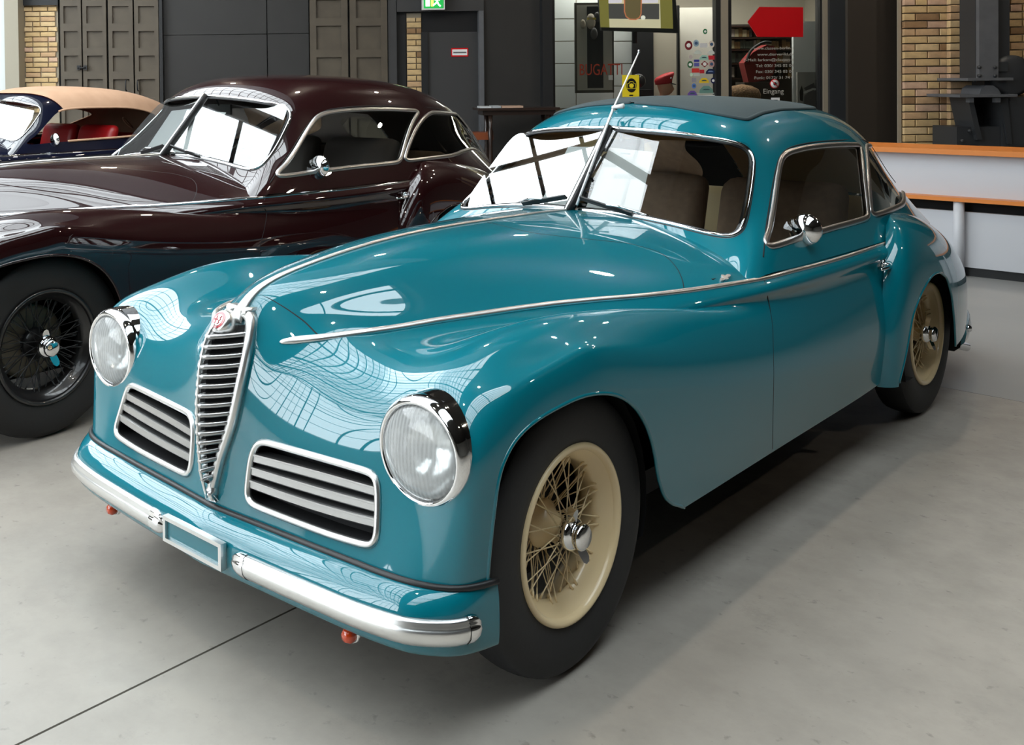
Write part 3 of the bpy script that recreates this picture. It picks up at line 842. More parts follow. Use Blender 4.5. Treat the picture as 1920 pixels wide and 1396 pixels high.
def wheel(parent, name, loc, flip, rim_mt, hub_mt, spoke_mt, nsp=12, kinds=6, spin=0.0, drum_mt=None, label=None):
    w = bpy.data.objects.new(name, None); link(w, parent); w.location = loc; w.empty_display_size = .1
    w.rotation_euler = (spin, 0, 0) if not flip else (spin, 0, math.pi)
    def part(nm, key, mt):
        ck = (key, mt.name)
        if ck not in WCACHE:
            me = WH[key].copy(); me.materials.clear(); me.materials.append(mt); WCACHE[ck] = me
        return link(bpy.data.objects.new(nm, WCACHE[ck]), w)
    part('tyre', 'tyre', M['rubber']); part('rim', 'rim', rim_mt); part('hub', 'hub', hub_mt); part('knock_off_nut', 'knock', M['chrome']); part('brake_drum', 'drum', drum_mt or M['dark'])
    for i, sm in enumerate(WH['spokes'][:kinds]):
        ck = ('sp%d' % i, spoke_mt.name)
        if ck not in WCACHE:
            me = sm.copy(); me.materials.clear(); me.materials.append(spoke_mt); WCACHE[ck] = me
        for k in range(nsp):
            o = bpy.data.objects.new('spoke', WCACHE[ck]); link(o, w)
            o.rotation_euler = (2 * math.pi * (k + (.0, .5, .25, .75, .12, .62)[i]) / nsp, 0, 0)
    return w

# ---- headlamps
def lathe_mesh(name, prof_, n, fr): return MB().lathe(prof_, fr, n, True, 'y').mesh(name)
hfr = lambda x, y, z: (HL[0] + x, HL[1] + y, HL[2] + z)
hfm = lambda x, y, z: (-HL[0] + x, HL[1] + y, HL[2] + z)
HP_RIM = [(.140, .12), (.139, .06), (.138, .04), (.1375, .034), (.1385, .030), (.136, .016), (.131, .006), (.124, .000), (.118, .001), (.115, .008), (.115, .03)]
HP_LENS = [(.1165, .012), (.111, .004), (.095, -.008), (.07, -.017), (.04, -.0225), (.015, -.024), (0.0001, -.0242)]
HP_REF = [(.118, .022), (.110, .05), (.09, .085), (.06, .11), (.03, .122), (.0001, .126)]
for s_, fr in (('l', hfr), ('r', hfm)):
    V_, F_ = lathe_vf(HP_RIM, 48, 'y'); put('hl_rim_' + s_, MB().add([fr(*p) for p in V_], [f for f in F_ if len(f) == 4], True).mesh('rim'))
    V_, F_ = lathe_vf(HP_LENS, 48, 'y'); put('hl_lens_' + s_, MB().add([fr(*p) for p in V_], [f for f in F_ if len(f) == 4], True).mesh('lens'))
    V_, F_ = lathe_vf(HP_REF, 48, 'y'); put('hl_ref_' + s_, MB().add([fr(*p) for p in V_], [f for f in F_ if len(f) == 4], True).mesh('reflector'))

def rounded_pad(lo, hi, r, fr=None, seg=3):
    bm = bmesh.new(); bmesh.ops.create_cube(bm, size=1)
    for v in bm.verts:
        v.co = Vector([(lo[i] + hi[i]) / 2 + v.co[i] * (hi[i] - lo[i]) for i in range(3)])
    bmesh.ops.bevel(bm, geom=bm.edges[:] , offset=r, segments=seg, profile=.5, affect='EDGES')
    me = bpy.data.meshes.new('pad'); bm.to_mesh(me); bm.free()
    if fr:
        for v in me.vertices: v.co = Vector(fr(*v.co))
    me.polygons.foreach_set('use_smooth', [True] * len(me.polygons))
    return me

def car_part(name, key, mt, parent, share={}):
    ck = (key, mt.name)
    if ck not in share:
        me = G[key].copy() if isinstance(key, str) else key.copy()
        me.materials.clear(); me.materials.append(mt); share[ck] = me
    return link(bpy.data.objects.new(name, share[ck]), parent)

def mesh_part(name, me, mt, parent):
    me.materials.clear(); me.materials.append(mt)
    return link(bpy.data.objects.new(name, me), parent)

def pane_pt(px, py, side=1, back=.03):
    """point on the (inner) screen pane seen through a photo pixel"""
    n = SC_N * np.array([side, 1, 1]); c = SC_C * np.array([side, 1, 1]) - n * back
    d = ray(px, py); return CAM + d * ((c - CAM) @ n) / (d @ n)

def build_coupe(name, label, group=None, paint='teal', rim='cream', seat='seat_tan', rear_seat='seat_cream', sunroof=True, has_front=True, roof=True, dash='alu_dark', liner='seat_cream', spoke_mt=None, drum='dark', kinds=6):
    root = empty(name, (0, 0, 0), label, 'car', group)
    P = M[paint]
    body = car_part('body', 'body', P, root)
    hood = car_part('hood', 'hood', P, root)
    car_part('hood_seam', 'seam_hood', M['dark'], hood)
    for s_ in 'lr':
        d = car_part('door', 'door_' + s_, P, root)
        car_part('door_seam', 'seam_door_' + s_, M['dark'], d)
        fe = car_part('rear_fender', 'fender_' + s_, P, root)
        sgn = 1 if s_ == 'l' else -1
        car_part('arch_lip', 'arch_lip_' + s_, P, body); car_part('arch_lip', 'rear_lip_' + s_, P, fe)
        # handle
        hp, hn = hit(BV, BF, 1655, 494)
        mb = MB(); hp = hp * 1
        T = np.array([0, 1., 0]); 
        base = hp; 
        pts = [base + hn * .002, base + hn * .02, base + hn * .03 - T * .01, base + hn * .034 - T * .06, base + hn * .030 - T * .11]
        mb.tube(catmull(pts, 5), np.interp(np.linspace(0, 1, 21), [0, .3, .5, 1], [.012, .011, .010, .006]), 10)
        V, F = lathe_vf([(0, 0), (.022, 0), (.022, .005), (.016, .010), (0, .011)], 20)
        ax = unit(hn); u = unit(np.cross(ax, [0, 0, 1.])); w_ = np.cross(ax, u)
        mb.add([base + u * a + w_ * b + ax * c for a, b, c in V], F, True)
        V = np.array(mb.v); mb2 = MB(); mb2.add(V if sgn > 0 else mir(V), mb.f, True)
        mb2.build('door_handle', M['chrome'], d)
        # mirror on a stalk
        mp, mn = hit(BV, BF, 1478, 461)
        head = mp + np.array([.075, -.03, .075])
        mb = MB(); mb.tube(catmull([mp, mp + mn * .02 + np.array([0, 0, .006]), (mp + head) / 2 + np.array([.008, 0, -.004]), head], 6), np.interp(np.linspace(0, 1, 19), [0, .1, .4, 1], [.011, .009, .0065, .008]), 10)
        V = np.array(mb.v); st = MB().add(V if sgn > 0 else mir(V), mb.f, True).build('mirror_stalk', M['chrome'], d)
        ax = unit(np.array([.10, -1.0, .06])); u = unit(np.cross(ax, [0, 0, 1.])); w_ = np.cross(ax, u)
        V, F = lathe_vf([(.058, -.012), (.062, -.008), (.061, .0), (.054, .012), (.040, .022), (.022, .028), (.0001, .030)], 32)
        V = np.array([head + u * a + w_ * b + ax * c for a, b, c in V]); MB().add(V if sgn > 0 else mir(V), F, True).build('mirror_shell', M['chrome'], d)
        if roof:
            for wk in ('w1', 'w2'):
                pn = car_part('window_pane', wk + '_' + s_, M['side_glass'], root)
                car_part('window_frame', wk + '_frame_' + s_, M['alu_dark'], pn)
        bt = car_part('belt_trim', 'belt_' + s_, M['alu'] if paint == 'teal' else M['chrome'], root)
        # wheel wells and inner panels keep daylight out of the shell
        for yc, r0 in ((0.0, .425), (3.0, .43)):
            mb = MB(); a = np.linspace(-.25 * math.pi, 1.25 * math.pi, 22)
            prf = [(yc + r0 * math.cos(q), .36 + r0 * math.sin(q)) for q in a]
            prf = [(y_, max(z_, .24)) for y_, z_ in prf]
            xo = .79 if yc == 0 else .84
            V = [(sgn * x_, y_, min(z_, .745)) for x_ in (.46, xo) for y_, z_ in prf]; k = len(prf)
            mb.add(V, [(i, i + 1, k + i + 1, k + i) for i in range(k - 1)] + [tuple(range(k))], True)
            mb.build('wheel_well', M['dark'], root)
    DR = [(1431,482),(1435,440),(1441,395),(1449,345),(1456,312),(1463,293),(1474,281),(1492,273),(1530,266),(1580,262.5),(1618,262),(1645,265),(1664,277),(1682,304),(1692,332)]
    if roof:
        dp, dn = hits(RV, RF, DR); dp = catmull(dp, 4); dn = catmull(dn, 4)
        for sd in (1, -1):
            V, F = sweep_vf(dp, dn, prof(.006, .006)); MB().add(np.array(V) if sd > 0 else mir(np.array(V)), F, True).build('drip_rail', M['dark'], root)
        rf = car_part('roof', 'roof', P, root); car_part('headliner', 'headliner', M[liner], root)
        if sunroof:
            so = car_part('sunroof', 'sunroof', M['vinyl'], root); car_part('sunroof_edge', 'sunroof_edge', M['vinyl'], so)
        for s_ in 'lr': car_part('windscreen', 'screen_' + s_, M['screen_glass'], root)
        fr = car_part('windscreen_frame', 'screen_frame', M['chrome'], root); car_part('windscreen_rubber', 'screen_rubber', M['black_rubber'], fr)
        mb = MB(); a = np.array([0, 1.276, 1.045]); b = np.array([0, 1.563, 1.386]); nn = unit(np.array([0, -.76, .65]))
        c0 = plane_pt0(1.045); c1 = plane_pt0(1.386)
        V, F = sweep_vf(np.array([c0 * (1 - f) + c1 * f for f in np.linspace(0, 1, 8)]), np.tile(nn, (8, 1)), [(-.016, -.02), (-.016, .008), (-.008, .016), (.008, .016), (.016, .008), (.016, -.02)])
        mb.add(V, F, True); mb.build('windscreen_bar', M['black_rubber'], root)
        mb = MB(); V, F = sweep_vf(np.array([c0 * (1 - f) + c1 * f + nn * .014 for f in np.linspace(0, 1, 8)]), np.tile(nn, (8, 1)), prof(.012, .012)); mb.add(V, F, True); mb.build('bar_trim', M['alu'], root)
        # wipers
        for sd in (1, -1):
            base, bn = hit(BV, BF, 1216, 414)
            pb = lambda px, py: pane_pt(px, py, 1, -.012)
            tip_in = pb(1088, 371); tip_out = pb(1186, 402); mid = (tip_in + tip_out) / 2
            mb = MB(); mb.tube([base, base + bn * .02], .009, 10); mb.tube(catmull([base + bn * .018, base * .35 + mid * .65 + SC_N * .03, mid + SC_N * .008], 5), np.linspace(.006, .0035, 11), 8)
            m2 = MB().add(np.array(mb.v) if sd > 0 else mir(np.array(mb.v)), mb.f, True); wi = m2.build('wiper_arm', M['chrome'], root)
            mb = MB(); V, F = sweep_vf(np.array([tip_in * (1 - f) + tip_out * f for f in np.linspace(0, 1, 6)]), np.tile(SC_N, (6, 1)), [(-.005, -.010), (-.003, .012), (.003, .012), (.005, -.010)])
            MB().add(np.array(V) if sd > 0 else mir(np.array(V)), F).build('wiper_blade', M['black_rubber'], wi)
    if has_front:
        car_part('hood_strip', 'hood_strip', M['alu'], root)
        g = car_part('grille', 'grille_frame', M['alu'], root)
        car_part('grille_backing', 'grille_back', M['dark'], g)
        for a, b in GR_BARS:
            car_part('grille_bar', a, M['slat'], g); car_part('grille_bar', b, M['slat'], g)
        for k, s_ in enumerate('lr'):
            f = G['lg_frame'].copy(); 
            if k: 
                for v in f.vertices: v.co.x *= -1
                f.flip_normals()
            lg = mesh_part('lower_grille', f, M['alu'], root)
            for key, nm in (('lg_back', 'grille_backing'), ('lg_wall', 'grille_recess')):
                w_ = G[key].copy()
                if k:
                    for v in w_.vertices: v.co.x *= -1
                mesh_part(nm, w_, M['dark'], lg)
            for pr in LG_SLATS: car_part('grille_slat', pr[k], M['slat'], lg)
            h = car_part('headlamp', 'hl_rim_' + s_, M['chrome'], root)
            car_part('headlamp_lens', 'hl_lens_' + s_, M['lens'], h); car_part('headlamp_reflector', 'hl_ref_' + s_, M['reflector'], h)
            st, cp = BSTR[s_]
            bs = car_part('bumper_strip', st, M['alu'], root); [car_part('strip_end_cap', c_, M['chrome'], bs) for c_ in cp]
            sg = 1 if k == 0 else -1
            # amber lamp under the bumper
            c = np.array([sg * .538, -.575, .226])
            mb = MB(); mb.lathe([(.0001, -.030), (.012, -.028), (.019, -.018), (.021, .0)], lambda x, y, z: (c[0] + x, c[1] + y, c[2] + z), 20, True, 'y')
            il = mb.build('indicator_lamp', M['amber'], root)
            mb = MB(); mb.lathe([(.0225, -.004), (.024, .004), (.018, .016), (.0001, .018)], lambda x, y, z: (c[0] + x, c[1] + y, c[2] + z), 20, True, 'y'); mb.tube([c + (0, .01, 0), c + (0, .02, .06)], .004, 6); mb.build('lamp_housing', M['chrome'], il)
        car_part('bumper_apron', 'apron', P, root); car_part('piping', 'piping', M['black_rubber'], root)
        # number plate holder
        y0 = -.672
        mb = MB(); w2, h2 = .135, .037; zc = .314
        fo = lambda x, z, y: (x, y, zc + z)
        outer = [(-w2, -h2), (w2, -h2), (w2, h2), (-w2, h2)]; inner = [(-w2 + .012, -h2 + .011), (w2 - .012, -h2 + .011), (w2 - .012, h2 - .011), (-w2 + .012, h2 - .011)]
        for yy in (y0, y0 + .02):
            pass
        for i in range(4):
            j = (i + 1) % 4
            mb.hexa([fo(*outer[i], y0 + .02), fo(*outer[j], y0 + .02), fo(*inner[j], y0 + .02), fo(*inner[i], y0 + .02), fo(*outer[i], y0), fo(*outer[j], y0), fo(*inner[j], y0), fo(*inner[i], y0)])
        pf = mb.build('plate_frame', M['alu'], root)
        MB().box((-w2 + .01, y0 + .008, zc - h2 + .01), (w2 - .01, y0 + .03, zc + h2 - .01)).build('plate_blank', P, pf)
        # badge on the grille head
        bc = np.array([0, -.556, .917]); ax = unit(np.array([0, -.82, .57])); u = np.array([1., 0, 0]); w_ = np.cross(ax, u)
        def disc(prf, n=32): 
            V, F = lathe_vf(prf, n); return [bc + u * a + w_ * b + ax * c for a, b, c in V], F
        V, F = disc([(.036, -.05), (.036, -.006), (.033, .004), (.028, .007), (0, .007)]); bd = MB().add(V, F, True).build('badge', M['alu'], root)
        V, F = disc([(.0255, .006), (.0255, .0088), (0, .009)]); MB().add(V, F, False).build('badge_ring', M['badge_red'], bd)
        V, F = disc([(.0175, .008), (.0175, .0098), (0, .010)]); MB().add(V, F, False).build('badge_field', M['paper'], bd)
        mb = MB()
        def bar(x0, y0_, x1, y1): 
            q = [(x0, y0_), (x1, y0_), (x1, y1), (x0, y1)]
            mb.hexa([bc + u * a + w_ * b + ax * .0099 for a, b in q] + [bc + u * a + w_ * b + ax * .0112 for a, b in q])
        bar(-.017, -.002, -.001, .0025); bar(-.0105, -.012, -.0065, .012)
        pts = [(.003, -.012), (.008, -.008), (.004, -.003), (.010, .002), (.005, .007), (.010, .012)]
        mb.tube([bc + u * a + w_ * b + ax * .0105 for a, b in pts], .0016, 6)
        mb.build('badge_emblem', M['badge_red'], bd)
    # wheels
    R = M[rim]
    for sd in (1, -1):
        for y_ in (0.0, 3.0):
            wheel(root, 'wheel', (sd * .738, y_, TR), sd < 0, R, R, spoke_mt or R, spin=.35, drum_mt=M[drum], kinds=kinds)
    # floor pan
    mb = MB(); mb.box((-.62, -.50, .22), (.62, 4.1, .30)); mb.build('floor_pan', M['dark'], root)
    mb = MB(); mb.box((-.34, -.28, .30), (.34, .95, .78)); mb.build('engine_block', M['dark'], root)
    mb = MB(); mb.box((-.72, .98, .3), (.72, 1.02, .86)); mb.build('bulkhead', M['dark'], root)
    # tail
    bz = .265
    half = catmull([(0, 4.37, bz), (.25, 4.35, bz), (.48, 4.27, bz), (.64, 4.12, bz), (.72, 3.94, bz), (.765, 3.76, bz), (.785, 3.60, bz)], 5)
    path = np.vstack([mir(half[::-1])[:-1], half]); Tq = np.gradient(path, axis=0); Nq = np.stack([-Tq[:, 1], Tq[:, 0], 0 * Tq[:, 0]], 1); Nq /= np.linalg.norm(Nq, axis=1, keepdims=True)
    if Nq[len(path) // 2][1] < 0: Nq = -Nq
    V, F = sweep_vf(path, Nq, [(-.062, -.03), (-.062, .006), (-.045, .022), (0, .030), (.045, .022), (.062, .006), (.062, -.03)])
    MB().add(V, F, True).build('rear_bumper', P, root)
    for sd in (1, -1):
        MB().box((sd * .40 - .03, 4.10, .23), (sd * .40 + .03, 4.29, .29)).build('bumper_bracket', M['dark'], root)
        c = np.array([sd * .797, 3.70, bz + .01])
        MB().lathe([(.020, 0), (.020, .012), (.012, .022), (0, .024)], lambda a, b, q, c=c, sd=sd: c + np.array([sd * (q - .004), a, b]), 16).build('bumper_bolt', M['chrome'], root)
        c = np.array([sd * .56, 4.155, .50])
        MB().lathe([(.034, -.03), (.034, .0), (.026, .018), (0, .026)], lambda a, b, q, c=c: c + np.array([a, q, b * 1.4]), 18).build('tail_lamp', M['red_lens'], root)
    for dx in (0, .05):
        mb = MB(); p1 = at(1812, 650, y=3.70) - np.array([dx * .6, dx * -.5, 0]); p0 = at(1768, 637, y=3.46) - np.array([dx * .6 + .02, dx * -.5, 0])
        V, F = tube_vf([p0 - (p1 - p0) * .6, p1, p1 - (p1 - p0) * .01, p1 - (p1 - p0) * .6], [.022, .022, .018, .018], 16, False, False); mb.add(V, F, True); mb.build('exhaust_pipe', M['chrome'], root)
    if roof:
        interior(root, seat, rear_seat, dash, P)
    return root

def plane_pt0(z):
    """where the two screen panes meet, at height z"""
    n = SC_N; y = SC_C[1] - (n[2] * (z - SC_C[2]) - n[0] * SC_C[0]) / n[1]
    return np.array([0, y, z])

def interior(root, seat, rear_seat, dash, paint):
    for x0 in (-.62, .04):
        me = rounded_pad((x0, 1.90, .40), (x0 + .58, 2.42, .58), .05); mesh_part('seat_cushion', me, M[seat], root)
        lean = lambda x, y, z: (x, y + (z - .55) * .28, z)
        me = rounded_pad((x0, 2.34, .50), (x0 + .58, 2.48, 1.10), .065, lean); mesh_part('seat_back', me, M[seat], root)
    me = rounded_pad((-.62, 2.75, .36), (.62, 3.25, .60), .05); mesh_part('rear_cushion', me, M[rear_seat], root)
    lean = lambda x, y, z: (x, y + (z - .55) * .35, z)
    me = rounded_pad((-.52, 2.95, .5), (.52, 3.09, .98), .06, lean); mesh_part('rear_seat_back', me, M[rear_seat], root)
    MB().box((-.70, 1.02, .28), (.70, 3.3, .36)).build('cabin_floor', M['dark'], root)
    for sd in (1, -1):
        MB().hexa([(sd * x_, y_, z_) for z_, xo in ((.38, .80), (.862, .755)) for x_, y_ in ((xo - .02, 1.42), (xo, 1.42), (xo, 2.46), (xo - .02, 2.46))]).build('door_card', M[rear_seat], root)
        MB().hexa([(sd * x_, y_, z_) for z_, xo in ((.38, .77), (.855, .74)) for x_, y_ in ((xo - .02, 2.50), (xo, 2.50), (xo - .06, 3.2), (xo - .08, 3.2))]).build('quarter_card', M[rear_seat], root)
    MB().box((-.55, 3.18, .80), (.55, 3.55, .84)).build('parcel_shelf', M[seat], root)
    MB().box((-.70, 1.05, .36), (.70, 1.09, .90)).build('toe_board', M['dark'], root)
    MB().box((-.60, 1.09, .86), (.60, 1.40, .90)).build('dash_top', M['dark'], root)
    me = rounded_pad((-.56, 1.36, .80), (.56, 1.52, .965), .04); mesh_part('dashboard', me, M[dash] if dash in M else paint, root)
    # steering wheel on the right-hand side
    c = np.array([-.34, 1.72, .98]); ax = unit(np.array([0, .82, .57])); u = np.array([1., 0, 0]); w = np.cross(ax, u)
    mb = MB(); mb.tube([c + .20 * (math.cos(a) * u + math.sin(a) * w) for a in np.linspace(0, 2 * math.pi, 40, endpoint=False)], .011, 8, True)
    for a in (.5, math.pi - .5, 1.5 * math.pi): mb.tube([c - ax * .02, c + .2 * (math.cos(a) * u + math.sin(a) * w)], .006, 6)
    mb.tube([c, c - ax * .5], .02, 8); mb.build('steering_wheel', M['black_rubber'], root)
    mb = MB(); mb.box((-.10, 1.66, 1.27), (.10, 1.675, 1.33)); mb.tube([(0, 1.665, 1.32), (0, 1.62, 1.40)], .006, 6); mb.build('rear_view_mirror', M['black_rubber'], root)
# ------------------------------------------------------------------ the hall
def wl(px, py, D):
    """(across, height) on a wall plane at distance D down the hall, for a photo pixel"""
    d = ray(px, py); t = D / (d @ FH); P = CAM + d * t
    return float((P - CAM) @ RH), float(P[2])
HF = lambda a, b, c: hall(a, b, c)
def pxbox(x0, y0, x1, y1, D, th, mb=None, z0=None, z1=None):
    """box whose front face fills a pixel rectangle on the plane at D; th = thickness away from the camera"""
    a0, _ = wl(x0, (y0 + y1) / 2, D); a1, _ = wl(x1, (y0 + y1) / 2, D)
    xm = (x0 + x1) / 2
    zb = wl(xm, y1, D)[1] if z0 is None else z0
    zt = wl(xm, y0, D)[1] if z1 is None else z1
    mb = mb or MB(); mb.box((a0, D, zb), (a1, D + th, zt), HF)
    return mb

def floor_material():
    m = bpy.data.materials.new('polished_concrete'); m.use_nodes = True; nt = m.node_tree; b = pbsdf(m)
    geo = nt.nodes.new('ShaderNodeNewGeometry')
    def noise(scale, detail=6, rough=.55):
        n = nt.nodes.new('ShaderNodeTexNoise'); n.inputs['Scale'].default_value = scale; n.inputs['Detail'].default_value = detail; n.inputs['Roughness'].default_value = rough
        nt.links.new(geo.outputs['Position'], n.inputs['Vector']); return n
    def ramp(src, lo, hi, a, c):
        r = nt.nodes.new('ShaderNodeMapRange'); r.inputs['From Min'].default_value = lo; r.inputs['From Max'].default_value = hi
        r.inputs['To Min'].default_value = a; r.inputs['To Max'].default_value = c; nt.links.new(src, r.inputs['Value']); return r.outputs['Result']
    def mixc(fac, c1, c2, blend='MIX'):
        x = nt.nodes.new('ShaderNodeMix'); x.data_type = 'RGBA'; x.blend_type = blend
        if isinstance(fac, float): x.inputs['Factor'].default_value = fac
        else: nt.links.new(fac, x.inputs['Factor'])
        for i, c in ((6, c1), (7, c2)):
            if isinstance(c, tuple): x.inputs[i].default_value = c
            else: nt.links.new(c, x.inputs[i])
        return x.outputs[2]
    n1 = noise(.55); n2 = noise(4.0, 8, .65); n3 = noise(22, 4); n4 = noise(1.3, 8, .7)
    c = mixc(ramp(n1.outputs['Fac'], .35, .65, 0, 1), srgb(150, 144, 136), srgb(162, 156, 147))
    c = mixc(ramp(n2.outputs['Fac'], .42, .72, 0, .55), c, srgb(128, 122, 115))
    c = mixc(ramp(n4.outputs['Fac'], .60, .72, 0, .35), c, srgb(168, 160, 146))
    c = mixc(ramp(n3.outputs['Fac'], .64, .74, 0, .6), c, srgb(96, 94, 88))
    n5 = noise(2.2, 12, .8); n6 = noise(.35, 3, .5)
    c = mixc(ramp(n5.outputs['Fac'], .56, .66, 0, .4), c, srgb(112, 108, 102))
    c = mixc(ramp(n6.outputs['Fac'], .45, .65, 0, .35), c, srgb(128, 126, 120))
    nt.links.new(c, b.inputs['Base Color'])
    nt.links.new(ramp(n2.outputs['Fac'], .3, .7, .32, .5), b.inputs['Roughness'])
    b.inputs['Specular IOR Level'].default_value = .45
    bp = nt.nodes.new('ShaderNodeBump'); bp.inputs['Strength'].default_value = .12; bp.inputs['Distance'].default_value = .004
    nt.links.new(n3.outputs['Fac'], bp.inputs['Height']); nt.links.new(bp.outputs['Normal'], b.inputs['Normal'])
    return m

M['floor'] = floor_material()
M['floor2'] = mat('grey_floor_paint', srgb(146, 146, 144), .38, noise=(1.5, .5, srgb(130, 132, 132)))
M['sheet'] = mat('anthracite_sheet', srgb(42, 41, 40), .5, noise=(3, .5, srgb(37, 36, 36)))
M['sheet2'] = mat('anthracite_door', srgb(56, 56, 57), .5)
M['post'] = mat('black_steel', srgb(28, 29, 31), .45)
M['brown_door'] = mat('umber_painted_wood', srgb(84, 76, 64), .5, noise=(5, .6, srgb(72, 64, 54)))
M['brown_dark'] = mat('dark_umber_panel', srgb(42, 36, 30), .55)
M['mortar'] = mat('mortar', srgb(150, 140, 122), .9, bump=(60, .4, .006))
BRK = [mat('brick_%s' % n_, srgb(*c_), .85, noise=(14, .7, srgb(*[int(q * .84) for q in c_])), bump=(50, .4, .004)) for n_, c_ in
       (('ochre', (206, 176, 128)), ('tan', (196, 162, 124)), ('rose', (206, 172, 146)), ('honey', (214, 186, 142)), ('brown', (150, 118, 84)))]
M['cream_post'] = mat('cream_paint', srgb(150, 144, 128), .5)
M['tile'] = mat('white_wall_panel', srgb(196, 200, 198), .35)
M['beige'] = mat('beige_panel', srgb(186, 178, 162), .6)
M['frame_beige'] = mat('taupe_frame', srgb(150, 140, 124), .5)
M['steel_grey'] = mat('grey_painted_iron', srgb(96, 98, 102), .45, noise=(8, .5, srgb(82, 84, 88)))
M['steel_dark'] = mat('dark_painted_iron', srgb(50, 52, 55), .45)
M['pane'] = glass_mat('shop_glass', (.86, .89, .88, 1), .8)
M['roof_pane'] = glass_mat('roof_glass', (.93, .96, .97, 1), .4)
M['orange'] = mat('orange_laminate', srgb(214, 128, 56), .4)
M['mesh_white'] = mat('white_perforated_sheet', srgb(196, 198, 204), .45)
M['wood_dark'] = mat('dark_varnished_wood', srgb(40, 26, 20), .35, coat=.4)
M['wood_red'] = mat('red_brown_wood', srgb(120, 62, 34), .35, coat=.4)
M['ceiling'] = mat('dark_ceiling', srgb(58, 56, 54), .8)
M['hall_wall'] = mat('grey_plaster', srgb(128, 126, 120), .85)
M['red_sign'] = mat('red_sign', srgb(206, 20, 28), .3, coat=.4)
M['yellow'] = mat('yellow_sign', srgb(238, 214, 40), .5)
M['black'] = mat('black_print', srgb(14, 14, 14), .5)
M['white'] = mat('white_print', srgb(232, 232, 232), .5)
M['grey_text'] = mat('pale_lettering', srgb(176, 172, 164), .6)
M['skin'] = mat('mannequin_skin', srgb(196, 142, 112), .5)
M['red_cloth'] = mat('red_cloth', srgb(176, 16, 26), .6)

DW = 13.6      # back wall
DP = 10.6      # brick pier on the right
# floor in two fields, with the saw-cut joint as a real groove
JX = .02
mb = MB(); mb.box((-26, -24, -.2), (JX - .004, 3.50, 0)); mb.box((JX + .004, -24, -.2), (26, 3.50, 0)); mb.box((JX - .004, -24, -.2), (JX + .004, 3.50, -.012))
fl = tag(mb.build('floor', M['floor'], None), kind='structure')
mb = MB(); mb.box((-26, 3.505, -.2), (26, 22, 0)); tag(mb.build('floor', M['floor2'], None), kind='structure')

CZ = VAULT_Z; CT = VAULT_Z + .35
wall = tag(MB().box((-24, DW, -.1), (16, DW + .4, CT), HF).build('wall_back', M['sheet'], None), kind='structure')
tag(MB().box((13.8, -14, -.1), (14.2, 17, CT)).build('wall_right', M['hall_wall'], None), kind='structure')
tag(MB().box((-16, -14.4, -.1), (VX0, -14, CT)).box((VX1, -14.4, -.1), (14.2, -14, CT)).box((VX0, -14.4, -.1), (VX1, -14, 1.6)).build('wall_front', M['hall_wall'], None), kind='structure')
tag(MB().box((-16.4, -14.4, -.1), (-16, 17, CT)).build('wall_left', M['hall_wall'], None), kind='structure')
mb = MB()
for x0, x1, y0, y1 in ((-16, 14, VY1, 17), (-16, VX0, -14, VY1), (VX1, SKY2[0], -14, VY1), (SKY2[1], 14, -14, VY1), (SKY2[0], SKY2[1], -14, SKY2[2]), (SKY2[0], SKY2[1], SKY2[3], VY1)):
    mb.box((x0, y0, CZ), (x1, y1, CT))
tag(mb.build('ceiling', M['ceiling'], None), kind='structure')
# glazed vault on steel ribs
WV = VX1 - VX0; RISE = 3.4
def vz(f): return CT + RISE * (1 - (2 * f - 1) ** 2)
fs = np.linspace(0, 1, 25); k = len(fs)
V_ = [(VX0 + WV * f, y_, vz(f)) for y_ in (VY0, VY1) for f in fs]
tag(obj('ceiling_glazing', meshdata('ceiling_glazing', V_, [(i, i + 1, k + i + 1, k + i) for i in range(k - 1)], M['roof_pane'], smooth=False)), kind='structure')
mb = MB()
for j in range(18):
    y_ = VY0 + j * (VY1 - VY0) / 17; big = j % 4 == 1
    mb.tube(np.array([(VX0 + WV * f, y_, vz(f) - (.10 if big else .04)) for f in fs]), .13 if big else .045, 6)
    if big: mb.tube([(VX0, y_, CT), (VX1, y_, CT)], .04, 6)
for f in np.linspace(0, 1, 17): mb.tube([(VX0 + WV * f, VY0, vz(f) - .03), (VX0 + WV * f, VY1, vz(f) - .03)], .035, 5)
mb.box((VX1 - .04, VY0, CZ - .12), (VX1 + .14, VY1, CT + .1)); mb.box((VX0, VY1 - .04, CZ - .12), (VX1 + .14, VY1 + .12, CT))
tag(mb.build('trim_1', M['post'], None), kind='structure')
for y_ in (VY1,):
    gv = MB()
    for i in range(k - 1): gv.hexa([(VX0 + WV * f, q_, CZ + .02) for f, q_ in ((fs[i], y_), (fs[i + 1], y_), (fs[i + 1], y_ + .2), (fs[i], y_ + .2))] + [(VX0 + WV * f, q_, vz(f) + .1) for f, q_ in ((fs[i], y_), (fs[i + 1], y_), (fs[i + 1], y_ + .2), (fs[i], y_ + .2))])
    tag(gv.build('wall_gable', M['sheet'], None), kind='structure')
# glazed end wall of the vault, behind the camera
mb = MB()
for i, f in enumerate(np.linspace(0, 1, 15)): mb.tube([(VX0 + WV * f, -14.1, 1.6), (VX0 + WV * f, -14.1, vz(f))], .07 if i % 3 == 0 else .03, 6)
for z_ in (1.65, 2.9, 4.1, 5.3, 6.4, 7.4, 8.3):
    h_ = .5 * math.sqrt(max(0, 1 - max(0, z_ - CT) / RISE)); mb.tube([(VX0 + WV * (.5 - h_), -14.1, z_), (VX0 + WV * (.5 + h_), -14.1, z_)], .06 if z_ == 5.3 else .03, 6)
tag(mb.build('window_2', M['post'], None), kind='structure')
V_ = [(VX0 + WV * f, -14.2, z_) for f in fs for z_ in (1.6, vz(f))]
tag(obj('window_3', meshdata('end_glass', V_, [(2 * i, 2 * i + 2, 2 * i + 3, 2 * i + 1) for i in range(len(fs) - 1)], M['roof_pane'], smooth=False)), kind='structure')
